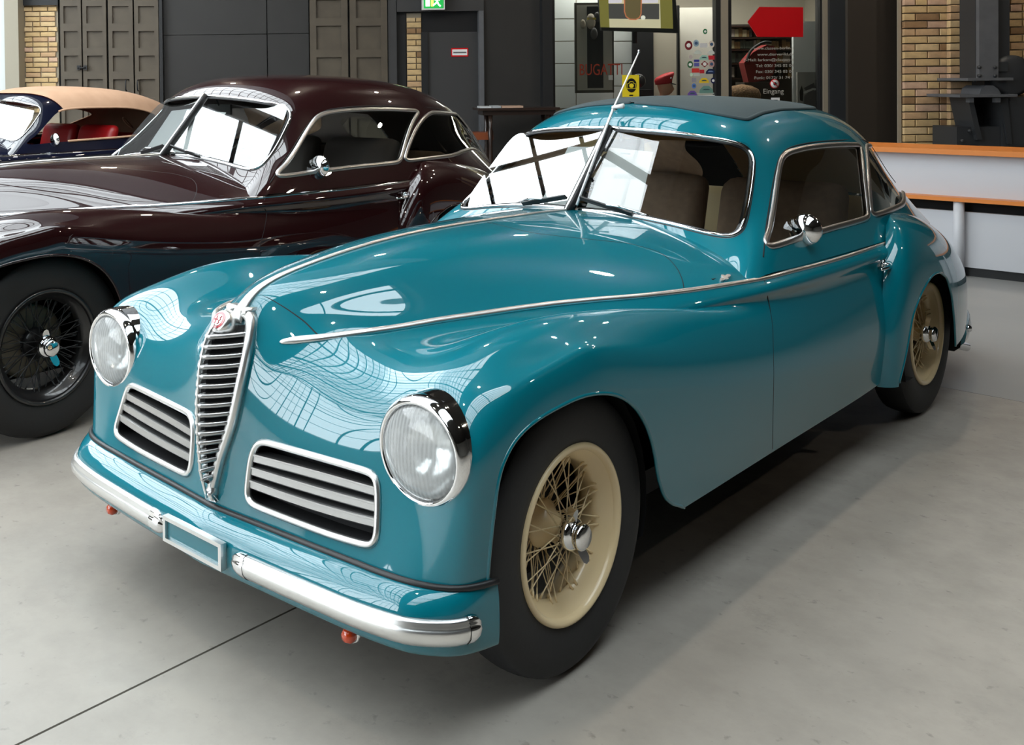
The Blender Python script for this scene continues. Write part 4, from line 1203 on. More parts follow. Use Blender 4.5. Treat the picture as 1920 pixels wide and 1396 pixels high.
tag(MB().box((1.2, 17, -.1), (14.2, 17.4, CT)).build('wall_far', M['hall_wall'], None), kind='structure')
mb = MB()
for q_ in np.linspace(SKY2[0], SKY2[1], 8): mb.box((q_ - .03, SKY2[2], CZ + .2), (q_ + .03, SKY2[3], CZ + .3))
for q_ in np.linspace(SKY2[2], SKY2[3], 6): mb.box((SKY2[0], q_ - .04, CZ + .2), (SKY2[1], q_ + .04, CZ + .3))
tag(mb.build('trim_22', M['post'], None), kind='structure')
tag(MB().box((SKY2[0], SKY2[2], CZ + .3), (SKY2[1], SKY2[3], CZ + .31)).build('ceiling_roof_light', M['roof_pane'], None), kind='structure')
# lamps under the low ceiling
lamp_e = mat('lamp_glow', (1, 1, 1, 1), .5, emit=(1, .88, .72, 1), emit_s=360)
lid = 0
for lx, ly in ((.35, -1.8), (.35, 1.0), (.35, 4.2), (4.8, 4.6), (-3.2, 4.2), (-3.2, 7.2), (-7.0, 4.2), (-1.7, 8.1), (-.4, 8.4), (.9, 8.4), (2.4, 8.0)):  # the last four, near the counter, are added to brighten the brick pier
    if True:
        e = empty('ceiling_lamp', (lx, ly, VAULT_Z - .35), 'round pendant spot lamp hanging under the dark low ceiling', 'lamp', 'spot lamps under the low ceiling')
        MB().lathe([(.10, 0), (.11, .02), (.09, .18), (.03, .24), (.012, .25), (.012, .36), (0, .36)], n=20).build('shade', M['post'], e)
        MB().lathe([(0, -.012), (.085, -.010), (.085, -.002), (0, -.001)], n=20).build('bulb_disc', lamp_e, e)

# ---- bricks
BM = {}
def brick_mesh(w, h, d, mi):
    key = (round(w, 3), round(h, 3), round(d, 3), mi)
    if key not in BM:
        mb = MB(); c = .004
        V = []
        for (y, ins) in ((0, c), (c, 0), (d, 0)):
            for sx, sz in ((-1, -1), (1, -1), (1, 1), (-1, 1)): V.append((sx * (w / 2 - ins), y, sz * (h / 2 - ins)))
        F = [(0, 1, 2, 3)] + [(4 * a + i, 4 * a + (i + 1) % 4, 4 * a + 4 + (i + 1) % 4, 4 * a + 4 + i) for a in (0, 1) for i in range(4)]
        mb.add(V, F); BM[key] = mb.mesh('brick', BRK[mi])
    return BM[key]
HALL_ROT = Matrix((Vector(RH), Vector(FH), Vector((0, 0, 1)))).transposed().to_4x4()
def bricks(parent, a0, a1, z0, z1, D, course=.077, L=.25, seed=1, weights=(5, 4, 4, 4, 1), joint=.011):
    rnd = random.Random(seed); r = 0; z = z0
    while z < z1 - .02:
        h = min(course - joint, z1 - z)
        a = a0; first = True
        while a < a1 - .015:
            w = (L / 2 if (r % 2 and first) else L) - joint
            if rnd.random() < .22: w = L / 2 - joint
            w = min(w, a1 - a); first = False
            if w > .03:
                mi = rnd.choices(range(5), weights)[0]
                o = bpy.data.objects.new('brick', brick_mesh(w, h, .06, mi)); link(o, parent)
                o.matrix_local = Matrix.Translation(Vector(hall(a + w / 2, D + rnd.uniform(-.004, .004), z + h / 2))) @ HALL_ROT
            a += w + joint
        z += course; r += 1

# left brick bay behind a cream post
a0, zt = wl(36, 0, DW); a1, _ = wl(110, 0, DW)
mb = MB(); mb.box((a0 - .6, DW - .05, 0), (a1, DW, 3.4), HF); lb = tag(mb.build('wall_bay', M['mortar'], None), kind='structure')
bricks(lb, wl(36, 60, DW)[0], a1 - .01, wl(70, 175, DW)[1] - .25, 2.75, DW - .075, course=.066, L=.20, seed=3, weights=(6, 3, 1, 6, 0))
mb = pxbox(9, 0, 35, 200, DW - .35, .3, z0=0, z1=3.4); tag(mb.build('trim_2', M['cream_post'], None), kind='structure')
mb = pxbox(-60, 0, 9, 200, DW - .30, .2, z0=0, z1=3.4); tag(mb.build('trim_3', M['tile'], None), kind='structure')
mb = pxbox(34, -30, 108, 10, DW - .12, .1); tag(mb.build('trim_4', M['post'], None), kind='structure')

def panel_leaf(parent, name, x0, x1, D, rows, mt, lastrow=None):
    """one leaf of a framed door: stiles, rails and recessed panels"""
    lo = wl(x0, 60, D)[0] + .006; hi = wl(x1, 60, D)[0] - .006
    lf = MB(); lf.box((lo, D + .035, 0), (hi, D + .055, 3.3), HF); leaf = lf.build(name, mt, parent)
    mb = MB(); st = (hi - lo) * .17
    MB().box((lo, D, 0), (lo + st, D + .04, 3.3), HF).build('stile', mt, leaf)
    MB().box((hi - st, D, 0), (hi, D + .04, 3.3), HF).build('stile', mt, leaf)
    zs = [wl((x0 + x1) / 2, y, D)[1] for y in rows]
    for z in zs: MB().box((lo + st, D, z - .05), (hi - st, D + .04, z + .05), HF).build('rail', mt, leaf)
    return leaf

dl = empty('folding_door', hall(*[wl(205, 100, DW)[0], DW - .1, 0]), 'tall brown panelled folding door of four leaves beside yellow brick', 'door')
dl_inv = dl.matrix_basis
def keep_world(parent_loc, o):
    pass
def at_root(root):
    """children of a moved root are written in world coordinates"""
    root.location = (0, 0, 0); return root
at_root(dl)
for x0, x1 in ((112, 153), (154, 200), (202, 250), (251, 298)):
    lf = panel_leaf(dl, 'door_leaf', x0, x1, DW - .14, [4, 51, 97, 141, 190], M['brown_door'])
for x0 in (237, 259):
    A_, Z_ = wl(x0, 160, DW - .15)
    mb = MB(); mb.tube(catmull([hall(A_, DW - .14, Z_ + .07), hall(A_, DW - .20, Z_ + .05), hall(A_, DW - .20, Z_ - .05), hall(A_, DW - .14, Z_ - .07)], 4), .009, 8); mb.build('pull_handle', M['post'], dl)
A_, Z_ = wl(154, 127, DW - .15)
mb = MB(); mb.box((A_ - .065, DW - .165, Z_ - .025), (A_ - .02, DW - .14, Z_ + .03), HF); mb.box((A_ + .02, DW - .165, Z_ - .025), (A_ + .065, DW - .14, Z_ + .03), HF); mb.tube([hall(A_ - .05, DW - .17, Z_), hall(A_ + .05, DW - .17, Z_)], .009, 8); mb.build('bolt_lock', M['post'], dl)
mb = pxbox(299, 0, 305, 200, DW - .16, .16, z0=0, z1=3.4); tag(mb.build('trim_5', M['post'], None), kind='structure')
# sheet panels
for n_, (x0, x1, sy) in enumerate(((306, 499, 65), (501, 578, 63))):
    zs = wl((x0 + x1) / 2, sy, DW - .06)[1]
    for z0, z1 in ((0, zs - .004), (zs + .004, 3.4)):
        mb = pxbox(x0, 0, x1, 10, DW - .06, .05, z0=z0, z1=z1); mb.build('cladding_panel', M['sheet'], wall)
dl2 = empty('folding_door', (0, 0, 0), 'brown panelled double door leaf pair between grey sheet cladding', 'door')
for x0, x1 in ((580, 653), (655, 727)):
    panel_leaf(dl2, 'door_leaf', x0, x1, DW - .14, [-8, 41, 100, 160, 215], M['brown_door'])
mb = pxbox(728, 0, 744, 200, DW - .12, .12, z0=0, z1=3.4); tag(mb.build('trim_6', M['sheet2'], None), kind='structure')
# emergency exit recess
ex = tag(pxbox(744, -30, 907, 21, DW - .13, .12).build('trim_7', M['sheet2'], None), kind='structure')
tag(pxbox(899, 20, 908, 300, DW - .16, .15, z0=0).build('trim_8', M['steel_grey'], None), kind='structure')
tag(pxbox(744, 22, 762, 300, DW - .03, .02, z0=0).build('trim_9', M['post'], None), kind='structure')
a0, a1 = wl(763, 100, DW - .02)[0], wl(790, 100, DW - .02)[0]
mb = MB(); mb.box((a0, DW - .02, 0), (a1, DW, 2.42), HF); rb = tag(mb.build('wall_recess', M['mortar'], None), kind='structure')
bricks(rb, a0, a1, 1.0, 2.36, DW - .05, seed=9, weights=(6, 2, 0, 5, 2))
tag(pxbox(791, 22, 900, 62, DW - .04, .03).build('trim_10', M['dark'], None), kind='structure')
d3 = tag(pxbox(803, 60, 899, 300, DW - .06, .05, z0=.02).build('door_1', M['sheet2'], None), kind='structure')
tag(pxbox(791, 60, 803, 300, DW - .10, .09, z0=0).build('trim_11', M['post'], None), kind='structure')
# exit sign
es = empty('exit_sign', (0, 0, 0), 'lit green emergency exit sign above the grey door', 'sign')
pxbox(792, -18, 834, 18, DW - .30, .12).build('sign_housing', M['white'], es)
pxbox(794.5, -15, 831.5, 15.5, DW - .305, .006).build('sign_face', mat('exit_green', srgb(20, 140, 60), .4, emit=srgb(30, 160, 70), emit_s=1.2), es)
gw = mat('exit_white', (.9, .9, .9, 1), .4, emit=(.85, 1, .8, 1), emit_s=2.0)
pxbox(798, 0, 806, 12, DW - .31, .004).build('door_symbol', gw, es)
A_, Z_ = wl(820, 4, DW - .312); q = .0067
mb = MB()
for seg in (((0, 1), (2, -4)), ((2, -4), (6, -8)), ((0, 1), (-4, -3)), ((-4, -3), (-8, -6)), ((0, 9), (0, 1)), ((0, 7), (5, 4)), ((0, 7), (-5, 4))):
    mb.tube([hall(A_ + x * q, DW - .312, Z_ + z * q) for x, z in seg], .011, 5)
mb.tube([hall(A_ + 1 * q, DW - .312, Z_ + 11.5 * q), hall(A_ + 1.4 * q, DW - .312, Z_ + 13 * q)], .016, 6); mb.build('running_figure', gw, es)
pxbox(808, 0, 813, 12, DW - .31, .004).build('arrow_bar', mat('exit_yellow', srgb(240, 220, 90), .4, emit=srgb(250, 230, 110), emit_s=1.5), es)

def text(s, size, M4, mt, parent=None, name='lettering', align='LEFT', ext=.001):
    cu = bpy.data.curves.new(name, 'FONT'); cu.body = s; cu.size = size; cu.align_x = align; cu.extrude = ext; cu.resolution_u = 3
    t = bpy.data.objects.new(name, cu); COL.objects.link(t)
    dg = bpy.context.evaluated_depsgraph_get(); me = bpy.data.meshes.new_from_object(t.evaluated_get(dg))
    COL.objects.unlink(t); bpy.data.objects.remove(t)
    me.materials.clear(); me.materials.append(mt)
    o = bpy.data.objects.new(name, me); link(o, parent); o.matrix_local = M4
    return o
def wall_text(s, px, py, D, hpx, mt, parent=None, name='lettering', sx=1.0, align='LEFT'):
    """upright lettering on the wall plane D, baseline starting at a pixel, cap height in pixels"""
    A_, Z_ = wl(px, py, D); sz = hpx * D / FPX / .69
    Rm = Matrix((Vector(RH), Vector((0, 0, 1)), Vector(-FH))).transposed().to_4x4()
    return text(s, sz, Matrix.Translation(Vector(hall(A_, D, Z_))) @ Rm @ Matrix.Diagonal((sx, 1, 1, 1)), mt, parent, name, align)

nt_ = empty('door_notice', (0, 0, 0), 'small white notice with red border on the grey door', 'sign')
pxbox(846, 90, 878, 106, DW - .068, .006).build('notice_border', M['red_sign'], nt_); pxbox(848, 92.5, 876, 103.5, DW - .071, .004).build('notice_plate', M['white'], nt_)
pxbox(850, 97, 874.5, 99.6, DW - .073, .003).build('print_line', M['steel_grey'], nt_)
tag(pxbox(908, 0, 1018, 300, DW - .10, .09, z0=0, z1=3.4).build('trim_12', M['sheet'], None), kind='structure')
tag(pxbox(1018, 0, 1037, 300, DW - .25, .25, z0=0, z1=3.4).build('trim_13', M['post'], None), kind='structure')
# ------------------------------------------------------------------ shop window and its contents
DG = DW - .12     # glass plane
DB = DW + 1.6     # rear of the display room
# open the wall behind the shop front: the back wall is replaced by a shallow display room
wall.data = (lambda mb: mb.mesh('wall_back', M['sheet']))(
    MB().box((-24, DW, -.1), (wl(1037, 90, DW)[0], DW + .4, CT), HF).box((wl(1556, 90, DW)[0], DW, -.1), (16, DW + .4, CT), HF)
        .box((wl(1037, 90, DW)[0], DW, 3.2), (wl(1556, 90, DW)[0], DW + .4, CT), HF))
sA, sB = wl(1037, 90, DW)[0], wl(1556, 90, DW)[0]
mb = MB(); mb.box((sA - .3, DB + .6, -.1), (sB + .8, DB + .7, 3.4), HF); tag(mb.build('wall_shop', M['beige'], None), kind='structure')
mb = MB(); mb.box((sA - .3, DW + .2, -.1), (sA - .2, DB + .6, 3.4), HF); tag(mb.build('wall_shop_left', M['tile'], None), kind='structure')
mb = MB(); mb.box((sB + .7, DW + .2, -.1), (sB + .8, DB + .6, 3.4), HF); tag(mb.build('wall_shop_right', M['beige'], None), kind='structure')
mb = MB(); mb.box((sA - .3, DW, 3.2), (sB + .8, DB + .7, 3.3), HF); tag(mb.build('ceiling_shop', M['beige'], None), kind='structure')
shop_l = bpy.data.lights.new('shop_fill_light', 'AREA'); shop_l.shape = 'RECTANGLE'; shop_l.size = 3.0; shop_l.size_y = .5; shop_l.energy = 130; shop_l.color = (1, .95, .88)  # unseen fill light, added to brighten the shop display
so_ = bpy.data.objects.new('shop_fill_light', shop_l); COL.objects.link(so_); so_.location = Vector(hall((sA + sB) / 2, DW + .7, 3.15))
so_.rotation_euler = (0, 0, math.atan2(RH[1], RH[0]))
def sbox(name, x0, y0, x1, y1, D, th, mt, parent=None, z0=None, z1=None):
    return pxbox(x0, y0, x1, y1, D, th, None, z0, z1).build(name, mt, parent)
# window and glass door frames
wf = tag(sbox('window_1', 1343, -20, 1353, 300, DG - .06, .12, M['post'], None, z0=0), kind='structure')
sbox('mullion', 1353, -20, 1366, 300, DG - .08, .14, M['frame_beige'], wf, z0=0)
sbox('mullion', 1037, -20, 1041, 300, DG - .05, .1, M['post'], wf, z0=0)
a0, a1 = wl(1040, 90, DG)[0], wl(1343, 90, DG)[0]
MB().box((a0, DG, .3), (a1, DG + .012, 3.2), HF).build('window_pane', M['pane'], wf)
MB().box((a0, DG - .03, 0), (a1, DG + .04, .3), HF).build('window_plinth', M['post'], wf)
dg = tag(sbox('door_2', 1366, -20, 1372, 300, DG - .05, .1, M['post'], None, z0=0), kind='structure')
sbox('door_stile', 1538, -20, 1544, 300, DG - .05, .1, M['post'], dg, z0=0)
sbox('door_stile', 1544, -20, 1555, 300, DG - .08, .14, M['frame_beige'], dg, z0=0)
a2, a3 = wl(1372, 90, DG)[0], wl(1538, 90, DG)[0]
dpane = MB().box((a2, DG, .1), (a3, DG + .012, 3.2), HF).build('door_pane', M['pane'], dg)
tag(sbox('trim_14', 1556, -20, 1590, 300, DW - .25, .25, M['steel_dark'], None, z0=0, z1=3.4), kind='structure')
# -- white wall panels inside at the left, each a slab
tw = tag(sbox('wall_tiles', 1036, -40, 1187, 330, DW + .95, .06, M['mortar'], None, z0=0), kind='structure')
for (x0, x1) in ((1037, 1080), (1081, 1150), (1151, 1185)):
    for (y0, y1) in ((-40, 35), (36, 77), (78, 119), (120, 161), (162, 203)):
        sbox('wall_tile', x0, y0, x1 - .6, y1 - .6, DW + .94, .012, M['tile'], tw)
tag(sbox('trim_15', 1187, 40, 1226, 330, DW + .9, .05, M['dark'], None, z0=0), kind='structure')
tag(sbox('trim_16', 1226, 40, 1272, 330, DW + .92, .05, M['beige'], None, z0=0), kind='structure')
tag(sbox('trim_17', 1271, 10, 1275, 330, DW + .80, .05, M['post'], None, z0=0), kind='structure')
tag(sbox('trim_18', 1276, 14, 1345, 330, DW + 1.0, .05, mat('pale_panel', srgb(200, 196, 186), .5), None, z0=0), kind='structure')
# -- framed poster
po = empty('framed_poster', (0, 0, 0), 'framed black and white motor racing poster with red lettering', 'poster')
sbox('frame', 1078, 5, 1151, 174, DW + .60, .03, mat('poster_frame', srgb(70, 66, 58), .4), po)
sbox('print', 1082, 9, 1148, 169, DW + .595, .005, mat('poster_grey', srgb(150, 146, 136), .5), po)
sbox('dark_band', 1101, 12, 1131, 165, DW + .590, .004, M['black'], po)
for i, (x, y, r) in enumerate(((1108, 40, 12), (1114, 63, 9), (1093, 45, 7), (1120, 32, 8))):
    A_, Z_ = wl(x, y, DW + .58); mb = MB(); rr = r * .0072
    mb.lathe([(rr * .55, -.003), (rr, -.002), (rr, .002), (rr * .55, .003)], lambda a, b, c, A_=A_, Z_=Z_: hall(A_ + a * .75, DW + .583 + c, Z_ + b * 1.25), 20); mb.build('wheel_drawing', mat('poster_tone', srgb(60, 58, 56), .5) if i % 2 else M['frame_beige'], po)
sbox('visor_drawing', 1101, 33, 1118, 37, DW + .58, .004, mat('poster_yellow', srgb(170, 150, 60), .5), po)
wall_text('BUGATTI', 1085.5, 141, DW + .58, 21, mat('poster_red', srgb(210, 78, 54), .5), po, sx=.66)
sbox('price_card', 1141, 141, 1149, 150, DW + .57, .004, M['white'], po)
# -- television
tv = empty('television', (0, 0, 0), 'wall television showing an engine photo above the display window', 'television')
def quad_px(mb, pts, D, th):
    q = [wl(x, y, D) for x, y in pts]; mb.hexa([hall(a, D, z) for a, z in q] + [hall(a, D + th, z) for a, z in q]); return mb
quad_px(MB(), [(1118, -70), (1262, -70), (1272, 62), (1128, 57)], DW + .1, .08).build('casing', M['post'], tv)
scr = lambda n, c, e=1.0: mat(n, c, .4, emit=c, emit_s=e)
quad_px(MB(), [(1120, -66), (1258, -66), (1262, 53.5), (1126, 51)], DW + .095, .006).build('screen', scr('screen_olive', srgb(128, 120, 60)), tv)
quad_px(MB(), [(1139, -66), (1236, -66), (1239, 52.8), (1143, 51.5)], DW + .09, .005).build('picture', scr('screen_photo', srgb(218, 206, 172)), tv)
quad_px(MB(), [(1141, 7), (1236, 7), (1236, 36), (1142, 35)], DW + .086, .004).build('dark_bay', scr('screen_dark', srgb(78, 76, 74)), tv)
for x0, x1 in ((1141, 1166), (1204, 1234)): quad_px(MB(), [(x0, -8), (x1, -8), (x1, 5), (x0, 6)], DW + .086, .004).build('white_cover', scr('screen_white', srgb(232, 222, 234)), tv)
ov = [(1171, -20), (1171, 22), (1174, 31), (1181, 36), (1192, 36.5), (1199, 33), (1202, 26), (1203, -20)]
mb = MB(); mb.prism([wl(x, y, DW + .08) for x, y in ov], 0, .004, lambda a, b, c: hall(a, DW + .078 + c, b)); mb.build('radiator', scr('screen_brown', srgb(110, 96, 66)), tv)
mb = MB(); mb.tube([hall(wl(x, y, DW + .076)[0], DW + .076, wl(x, y, DW + .076)[1]) for x, y in ov], .008, 6); mb.build('radiator_rim', scr('screen_rust', srgb(196, 120, 84)), tv)
A_, Z_ = wl(1206, 33, DW + .07); MB().lathe([(0, 0), (.03, 0), (.03, .004), (0, .005)], lambda a, b, c: hall(A_ + a, DW + .075 - c, Z_ + b), 16).build('lamp_spot', scr('screen_lamp', srgb(250, 246, 230)), tv)
MB().tube([hall(*[wl(1190, 20, DW + .2)[0], DW + .2, 2.0]), hall(wl(1190, 20, DW + .2)[0], DW + .2, 3.25)], .03, 8).build('bracket', M['post'], tv)
# -- camera notice
cs = empty('camera_notice', (0, 0, 0), 'yellow notice with black camera symbol on shop window', 'sign')
sbox('notice_plate', 1167, 140.5, 1198.5, 181.5, DG - .012, .006, M['yellow'], cs)
A_, Z_ = wl(1184, 160, DG - .015); q = .0069
ell = [(9.8 * math.cos(t_), 13.2 * math.sin(t_)) for t_ in np.linspace(0, 2 * math.pi, 28, endpoint=False)]
MB().prism([(A_ + x * q, Z_ + y * q) for x, y in ell], 0, .003, lambda a, b, c: hall(a, DG - .015 + c, b)).build('disc', M['black'], cs)
body_o = [(-8, -6), (-8, 3), (-4, 4), (-3, 7), (3, 7), (4, 4), (8, 3), (8, -6)]
MB().tube([hall(A_ + x * q, DG - .017, Z_ + y * q) for x, y in body_o], .005, 5, True).build('camera_outline', M['yellow'], cs)
MB().prism([(A_ + 4.2 * q * math.cos(t_), Z_ + (-.5 + 4.2 * math.sin(t_)) * q) for t_ in np.linspace(0, 2 * math.pi, 20, endpoint=False)], 0, .003, lambda a, b, c: hall(a, DG - .0185 + c, b)).build('camera_lens', M['yellow'], cs)
sbox('print_line', 1180, 177.5, 1187, 180, DG - .015, .003, M['black'], cs)
# -- stickers on the window (each a small flat badge of its own)
def smat(c): 
    k = 'st%d_%d_%d' % c
    if k not in M: M[k] = mat('sticker_%d_%d_%d' % c, srgb(*c), .4)
    return M[k]
ST = [('o',1322,59,4.5,(20,120,70)),('o',1305,81,6,(150,175,190)),('o',1334,83,6,(226,214,200)),('r',1319,85,7,4,(214,214,216)),('o',1291,85,8,(120,40,48)),('h',1308,98,7,(206,214,206)),('h',1333,98,7,(214,216,210)),
 ('h',1320,108,9,(160,200,186)),('o',1295,107,4,(190,180,176)),('r',1334,108,6,4,(200,50,60)),('o',1294,121,6,(60,110,76)),('r',1306,114,5,2.2,(60,60,150)),('r',1306,121,5,3.5,(96,96,168)),('d',1321,120,7,(120,24,30)),('o',1334,120,6,(190,150,146)),
 ('r',1304,132,7,4,(214,60,56)),('r',1316,134,4.5,3.5,(196,48,60)),('h',1332,134,9,(30,44,80)),('o',1296,140,3,(190,220,196)),('r',1306,140,6,2.5,(190,196,190)),('h',1320,151,9,(232,196,50)),('o',1337,151,5,(30,36,80)),
 ('o',1301,161,4.5,(90,130,200)),('r',1301,150,4,4,(150,150,160)),('h',1324,168,13,(110,150,140)),('h',1298,175,9,(110,84,160)),('r',1326,180,17,2.2,(226,228,226)),('r',1322,175,17,1.2,(180,190,180))]
for t_ in ST:
    kind, x, y = t_[:3]; A_, Z_ = wl(x, y, DG); q = .0069
    if kind == 'r': w_, h_ = t_[3], t_[4]; pl = [(-w_, -h_), (w_, -h_), (w_, h_), (-w_, h_)]
    elif kind == 'o': pl = [(t_[3] * math.cos(a) * .9, t_[3] * math.sin(a) * 1.1) for a in np.linspace(0, 2 * math.pi, 18, endpoint=False)]
    elif kind == 'd': pl = [(t_[3], 0), (0, t_[3] * .9), (-t_[3], 0), (0, -t_[3] * .9)]
    else: w_ = t_[3]; pl = [(-w_, -w_ * .5), (w_, -w_ * .5), (w_ * .95, 0), (w_ * .4, w_ * .55), (-w_ * .4, w_ * .55), (-w_ * .95, 0)]
    o = MB().prism([(A_ + a * q, Z_ + b * q) for a, b in pl], 0, .002, lambda a, b, c: hall(a, DG - .004 + c, b)).build('sticker', smat(t_[-1]), wf)
    if kind in 'od' and t_[3] > 4.2:
        r_ = t_[3] * .5; inn = (236, 236, 232) if sum(t_[-1]) < 420 else (70, 96, 130)
        MB().prism([(A_ + r_ * math.cos(a) * q, Z_ + r_ * math.sin(a) * q) for a in np.linspace(0, 2 * math.pi, 14, endpoint=False)], 0, .002, lambda a, b, c: hall(a, DG - .006 + c, b)).build('sticker_emblem', smat(inn), wf)
    elif kind == 'h' and t_[3] > 8:
        MB().prism([(A_ + a * q, Z_ + b * q) for a, b in ((-t_[3] * .6, -1), (t_[3] * .6, -1), (t_[3] * .3, 1.5), (-t_[3] * .3, 1.5))], 0, .002, lambda a, b, c: hall(a, DG - .006 + c, b)).build('sticker_emblem', smat((60, 90, 96) if sum(t_[-1]) > 250 else (120, 140, 180)), wf)
# -- mannequin with cap
mq = empty('mannequin', (0, 0, 0), 'mannequin in red cap and red jacket behind the shop window', 'mannequin')
DM = DW + .25; A_, Z_ = wl(1245, 165, DM); q = DM / FPX
def mfr(x, y, z): return hall(A_ + x, DM + y, Z_ + z)
# head facing the right: rings along z
prof_h = [(-.105, -.035, .03, .045), (-.09, .0, .055, .052), (-.07, .018, .072, .06), (-.045, .022, .085, .068), (-.015, .018, .092, .074), (.02, .012, .097, .078), (.06, .004, .10, .08), (.095, -.004, .09, .072), (.12, -.008, .05, .04)]
V_ = []; n_ = 24
for z_, cx, rx, ry in prof_h:
    for k_ in range(n_):
        t_ = 2 * math.pi * k_ / n_; x_ = cx + rx * math.cos(t_); y_ = ry * math.sin(t_)
        f_ = max(0, math.cos(t_)) ** 14
        x_ += f_ * {-.045: .012, -.015: .030, .02: .014, -.07: .006, -.09: .012}.get(z_, 0)
        V_.append(mfr(x_, y_, z_))
F_ = [(i * n_ + k_, i * n_ + (k_ + 1) % n_, (i + 1) * n_ + (k_ + 1) % n_, (i + 1) * n_ + k_) for i in range(len(prof_h) - 1) for k_ in range(n_)] + [tuple(range(n_)), tuple((len(prof_h) - 1) * n_ + k_ for k_ in range(n_))]
MB().add(V_, F_, True).build('head', M['skin'], mq)
def ell_loft(rings, fr, n_=24):
    V_ = [fr(cx + rx * math.cos(t_), cy + ry * math.sin(t_), z_ + tl * rx * math.cos(t_)) for z_, cx, cy, rx, ry, tl in rings for t_ in np.linspace(0, 2 * math.pi, n_, endpoint=False)]
    F_ = [(i * n_ + k_, i * n_ + (k_ + 1) % n_, (i + 1) * n_ + (k_ + 1) % n_, (i + 1) * n_ + k_) for i in range(len(rings) - 1) for k_ in range(n_)] + [tuple(range(n_)), tuple((len(rings) - 1) * n_ + k_ for k_ in range(n_))]
    return V_, F_
V_, F_ = ell_loft([(.055, -.004, 0, .108, .09, .12), (.085, -.006, 0, .112, .092, .14), (.12, -.002, 0, .122, .10, .24), (.15, .006, 0, .128, .105, .32), (.175, .01, 0, .115, .095, .36), (.188, .01, 0, .06, .05, .36)], mfr); MB().add(V_, F_, True).build('cap', M['red_cloth'], mq)
V_, F_ = ell_loft([(.058, .085, 0, .07, .075, -.25), (.066, .085, 0, .07, .075, -.25)], mfr); MB().add(V_, F_).build('cap_peak', M['black'], mq)
MB().lathe([(0, 0), (.012, 0), (.012, .006), (0, .008)], lambda a, b, c: mfr(.06 + a, -.10 - c, .13 + b), 12).build('cap_button', M['chrome'], mq)
V_, F_ = ell_loft([(-1.35, -.05, 0, .16, .13, 0), (-.9, -.05, 0, .17, .13, 0), (-.5, -.05, 0, .21, .15, 0), (-.27, -.05, 0, .22, .15, 0), (-.20, -.04, 0, .15, .11, 0), (-.15, -.03, 0, .085, .075, 0), (-.10, -.02, 0, .06, .055, 0)], mfr); MB().add(V_, F_, True).build('jacket', M['red_cloth'], mq)
MB().lathe([(.2, 0), (.2, .02), (.02, .03), (.02, -1), (0, -1)][:3] + [(.025, .03), (.025, .5), (0, .5)], lambda a, b, c: hall(A_ - .05 + a, DM + b, c), 20).build('stand', M['post'], mq)
# -- dark radiator display left of the mannequin
dp = empty('headlamp_display', (0, 0, 0), 'black display stand with round lamp beside the mannequin', 'display')
sbox('stand_box', 1200, 168, 1226, 300, DW + .62, .2, M['dark'], dp, z0=0)
A_, Z_ = wl(1212, 152, DW + .3); MB().lathe([(0, -.10), (.06, -.08), (.095, -.03), (.10, .0), (.09, .01), (0, .02)], lambda a, b, c: hall(A_ + a, DW + .65 - c, Z_ + b), 28).build('lamp_bowl', M['black_enamel'], dp)
# -- red arrow
ar = empty('arrow_sign', (0, 0, 0), 'red arrow shaped sign pointing left on the glass door', 'sign')
mb = MB(); mb.prism([wl(x, y, DG - .03) for x, y in ((1402, 41), (1424, 13), (1506, 13.5), (1506, 69.5), (1420, 69))], 0, .012, lambda a, b, c: hall(a, DG - .03 + c, b)); mb.build('arrow_plate', M['red_sign'], ar)
# -- lettering on the glass door
for s_, x, y, h_ in (('www.classen-berlin.d', 1413, 93, 5), ('www.dierver-kl.de', 1420, 104.5, 5), ('E-Mail: larksm@classen-b', 1394, 115, 5), ('Tel: 030/ 345 02 04', 1417, 126, 5.4), ('Fax: 030/ 345 03 04', 1417, 137, 5.4), ('Funk: 0172/ 31 74 0', 1414, 148.5, 5.4)):
    o = wall_text(s_, x, y, DG - .004, h_, M['grey_text'], dpane)
    w_ = max(v.co.x for v in o.data.vertices); o.matrix_basis = o.matrix_basis @ Matrix.Diagonal(((wl(1488, y, DG)[0] - wl(x, y, DG)[0]) / w_, 1, 1, 1))
wall_text('Eingang', 1430.5, 175.5, DG - .004, 9, M['grey_text'], dpane)
ns = empty('round_notice', (0, 0, 0), 'round white prohibition notice with red ring on the door', 'sign')
A_, Z_ = wl(1452.5, 157, DG - .01)
for nm, r_, dd, mt in (('ring', .062, 0, M['red_sign']), ('field', .052, -.003, M['white']), ('symbol', .022, -.006, M['steel_dark'])):
    MB().lathe([(0, 0), (r_, 0), (r_, .003), (0, .0035)], lambda a, b, c, dd=dd: hall(A_ + a, DG - .01 + dd - c, Z_ + b), 24).build(nm, mt, ns)
MB().tube([hall(A_ - .036, DG - .018, Z_ + .036), hall(A_ + .036, DG - .018, Z_ - .036)], .006, 6).build('bar', M['red_sign'], ns)
lk = empty('door_lock_card', (0, 0, 0), 'small white card with black keyhole shape low on glass door', 'sign')
sbox('card', 1446, 183, 1462, 205, DG - .01, .004, M['white'], lk); sbox('keyhole', 1450, 187, 1458, 200, DG - .013, .003, M['black'], lk)
